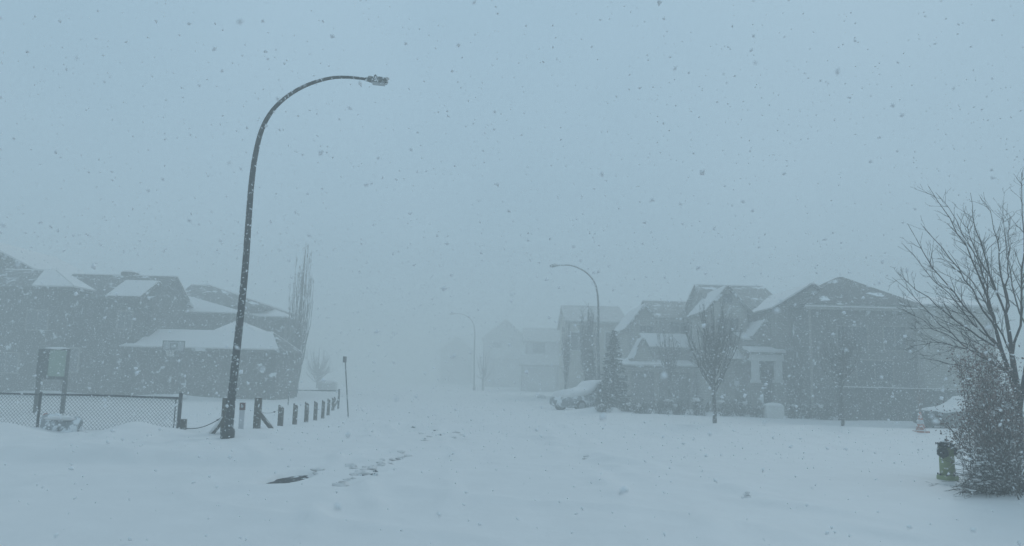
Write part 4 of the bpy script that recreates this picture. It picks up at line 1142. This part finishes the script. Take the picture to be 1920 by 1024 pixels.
Yb = 12.3
bb = at(1868, 905, Yb); g = Hz(bb.x, Yb)
e = empty('leafy_shrub', (bb.x, Yb, g), 'taller shrub still holding brown withered leaves, under the large bare tree', 'shrub')
st, lf, cl = MB(), MB(), MB()
for k in range(85):
    P0 = Vector((bb.x + random.gauss(0, .18), Yb + random.gauss(0, .15), g - .05))
    px = random.gauss(1854, 42); py = random.uniform(668, 835)
    P2 = at(px, py, Yb + random.gauss(0, .35))
    q = bez(P0, Vector((P0.x * .5 + P2.x * .5, P2.y, P0.z * .4 + P2.z * .6)), P2, 8)
    r_ = random.uniform(.006, .013)
    st.tube(q, [r_ * (1 - .6 * j / 7) for j in range(8)], 4, False)
    twigs(st, q, r_ * .7, 1, 2.6, .28, .1, .9, 3)
    for _ in range(105):
        t = random.uniform(.55, 1.12); i = min(int(t * 7), 6); p_ = q[i].lerp(q[i + 1], t * 7 - i) + rv(.095)
        u_, v_ = rv().normalized() * random.uniform(.014, .032), rv().normalized() * random.uniform(.012, .024)
        lf.add([p_ - u_, p_ + v_, p_ + u_, p_ - v_ * .8], [(0, 1, 2, 3)])
    if k % 4 == 0:
        s_ = random.uniform(.4, .9); cl.blob(q[random.choice((5, 6, 7))] + Vector((0, 0, .02)), .045 * s_, .035 * s_, .016 * s_, k, .3, 8, 5)
st.build('stems', M['shrub_twig'], e); lf.build('leaves', M['dry_leaf'], e); tag(cl.build('snow_clump', M['snow'], e, True), kind='stuff')

# ------------------------------------------------------------------ dirty ice chunks by the hollows
random.seed(5)
m = MB()
for px, py, s_ in [(516, 902, .09), (527, 899, .06), (545, 897, .05), (566, 892, .06), (558, 894, .045), (536, 897, .07), (697, 894, .035), (701, 903, .04), (703, 888, .045), (735, 861, .04), (741, 860, .03), (676, 900, .03), (824, 818, .05), (832, 815, .04), (848, 823, .06), (795, 824, .04), (768, 808, .07), (775, 805, .05), (815, 812, .035), (745, 858, .03)]:
    x, y = gp(px, py)
    m.blob((x, y, Hz(x, y) + s_ * .1), s_ * random.uniform(1, 1.8), s_ * random.uniform(.7, 1.2), s_ * .45, int(px), .4, 9, 6)
tag(m.build('ice_debris', M['chunk'], None, False), 'scattered dark crumbs of dirty ice along the wheel ruts', 'ice debris', kind='stuff')

m = MB()
for px, py, s_, n_ in [(640, 912, .09, 3), (662, 905, .07, 3), (676, 893, .08, 4), (690, 882, .07, 3), (706, 878, .06, 3), (722, 869, .07, 3), (748, 858, .06, 3), (600, 888, .06, 2), (655, 884, .08, 3), (256, 806, .10, 4), (236, 812, .08, 3), (280, 814, .08, 3), (150, 826, .07, 2), (320, 826, .06, 2), (800, 820, .07, 3), (860, 812, .07, 3), (1400, 935, .05, 3), (1100, 860, .05, 2)]:
    for _ in range(n_):
        x, y = gp(px + random.gauss(0, 7), py + random.gauss(0, 3)); q_ = s_ * random.uniform(.5, 1.2)
        m.blob((x, y, Hz(x, y) + q_ * .05), q_ * random.uniform(1, 1.7), q_ * random.uniform(.8, 1.3), q_ * .5, int(px + _ * 31), .35, 10, 7)
tag(m.build('snow_clods', M['snow'], None, True), 'broken lumps of white snow along the ruts and on the left bank', 'snow clods', kind='stuff')

# ------------------------------------------------------------------ falling snow
r_ = np.random.default_rng(11)
V, Fc = [], []
base_f = np.array([(0, 1, 2), (0, 2, 3), (0, 3, 4), (0, 4, 1), (5, 2, 1), (5, 3, 2), (5, 4, 3), (5, 1, 4)])
octv = np.array([(0, 0, 1), (1, 0, 0), (0, 1, 0), (-1, 0, 0), (0, -1, 0), (0, 0, -1)], float)
def flakes(n, y0, y1, s0, s1, zf=.62):
    y = y0 + (y1 - y0) * r_.random(n) ** (1 / 2.6)
    x = (r_.random(n) * 2 - 1) * (y * .85 + 1.5)
    z = r_.random(n) * np.minimum(10.8, 1.9 + y * zf)
    s = s0 + (s1 - s0) * r_.random(n) ** 2.0
    return x, y, z, s
parts = [flakes(5200, 3.5, 24, .011, .036), flakes(3600, 4, 22, .011, .034, .2), flakes(150000, 9, 40, .008, .017, .17), flakes(24000, 9, 40, .008, .017), flakes(1300, 1.1, 4.5, .005, .013), flakes(110, .7, 1.5, .005, .010)]
x, y, z, s = [np.concatenate(a) for a in zip(*parts)]
gz = H(x, y)
k = z > gz + .03
x, y, z, s = x[k], y[k], z[k], s[k]
n = len(x)
rot = r_.normal(size=(n, 3, 3)); rot, _ = np.linalg.qr(rot)
sc3 = s[:, None, None] * (0.5 + r_.random((n, 6, 1)) * .9) * np.array([1, .8, .7])
pts = np.einsum('nij,nkj->nki', rot, octv[None] * sc3) + np.stack([x, y, z], 1)[:, None, :]
fc = (base_f[None] + (np.arange(n) * 6)[:, None, None]).reshape(-1, 3)
me = bpy.data.meshes.new('falling_snow')
me.vertices.add(n * 6); me.vertices.foreach_set('co', pts.ravel())
me.loops.add(len(fc) * 3); me.loops.foreach_set('vertex_index', fc.ravel().astype(np.int32))
me.polygons.add(len(fc)); me.polygons.foreach_set('loop_start', np.arange(len(fc), dtype=np.int32) * 3)
me.update(calc_edges=True)
me.materials.append(M['flake'])
fs = bpy.data.objects.new('falling_snow', me); col.objects.link(fs)
tag(fs, 'snowflakes driven through the air by the blizzard', 'falling snow', kind='stuff')

# ------------------------------------------------------------------ haze
m = MB(); m.box(-192, 192, -32, 258, -1.4, 11.6)
hm = bpy.data.materials.new('haze'); hm.use_nodes = True
N = hm.node_tree.nodes; N.clear()
ou = N.new('ShaderNodeOutputMaterial'); pv = N.new('ShaderNodeVolumePrincipled')
pv.inputs['Color'].default_value = (0.86, 0.87, 0.845, 1)
pv.inputs['Density'].default_value = 0.0185
pv.inputs['Anisotropy'].default_value = 0.0
hm.node_tree.links.new(pv.outputs['Volume'], ou.inputs['Volume'])
hz_ = m.build('haze', hm)
tag(hz_, 'pale blowing-snow haze filling the street', 'haze', kind='stuff')
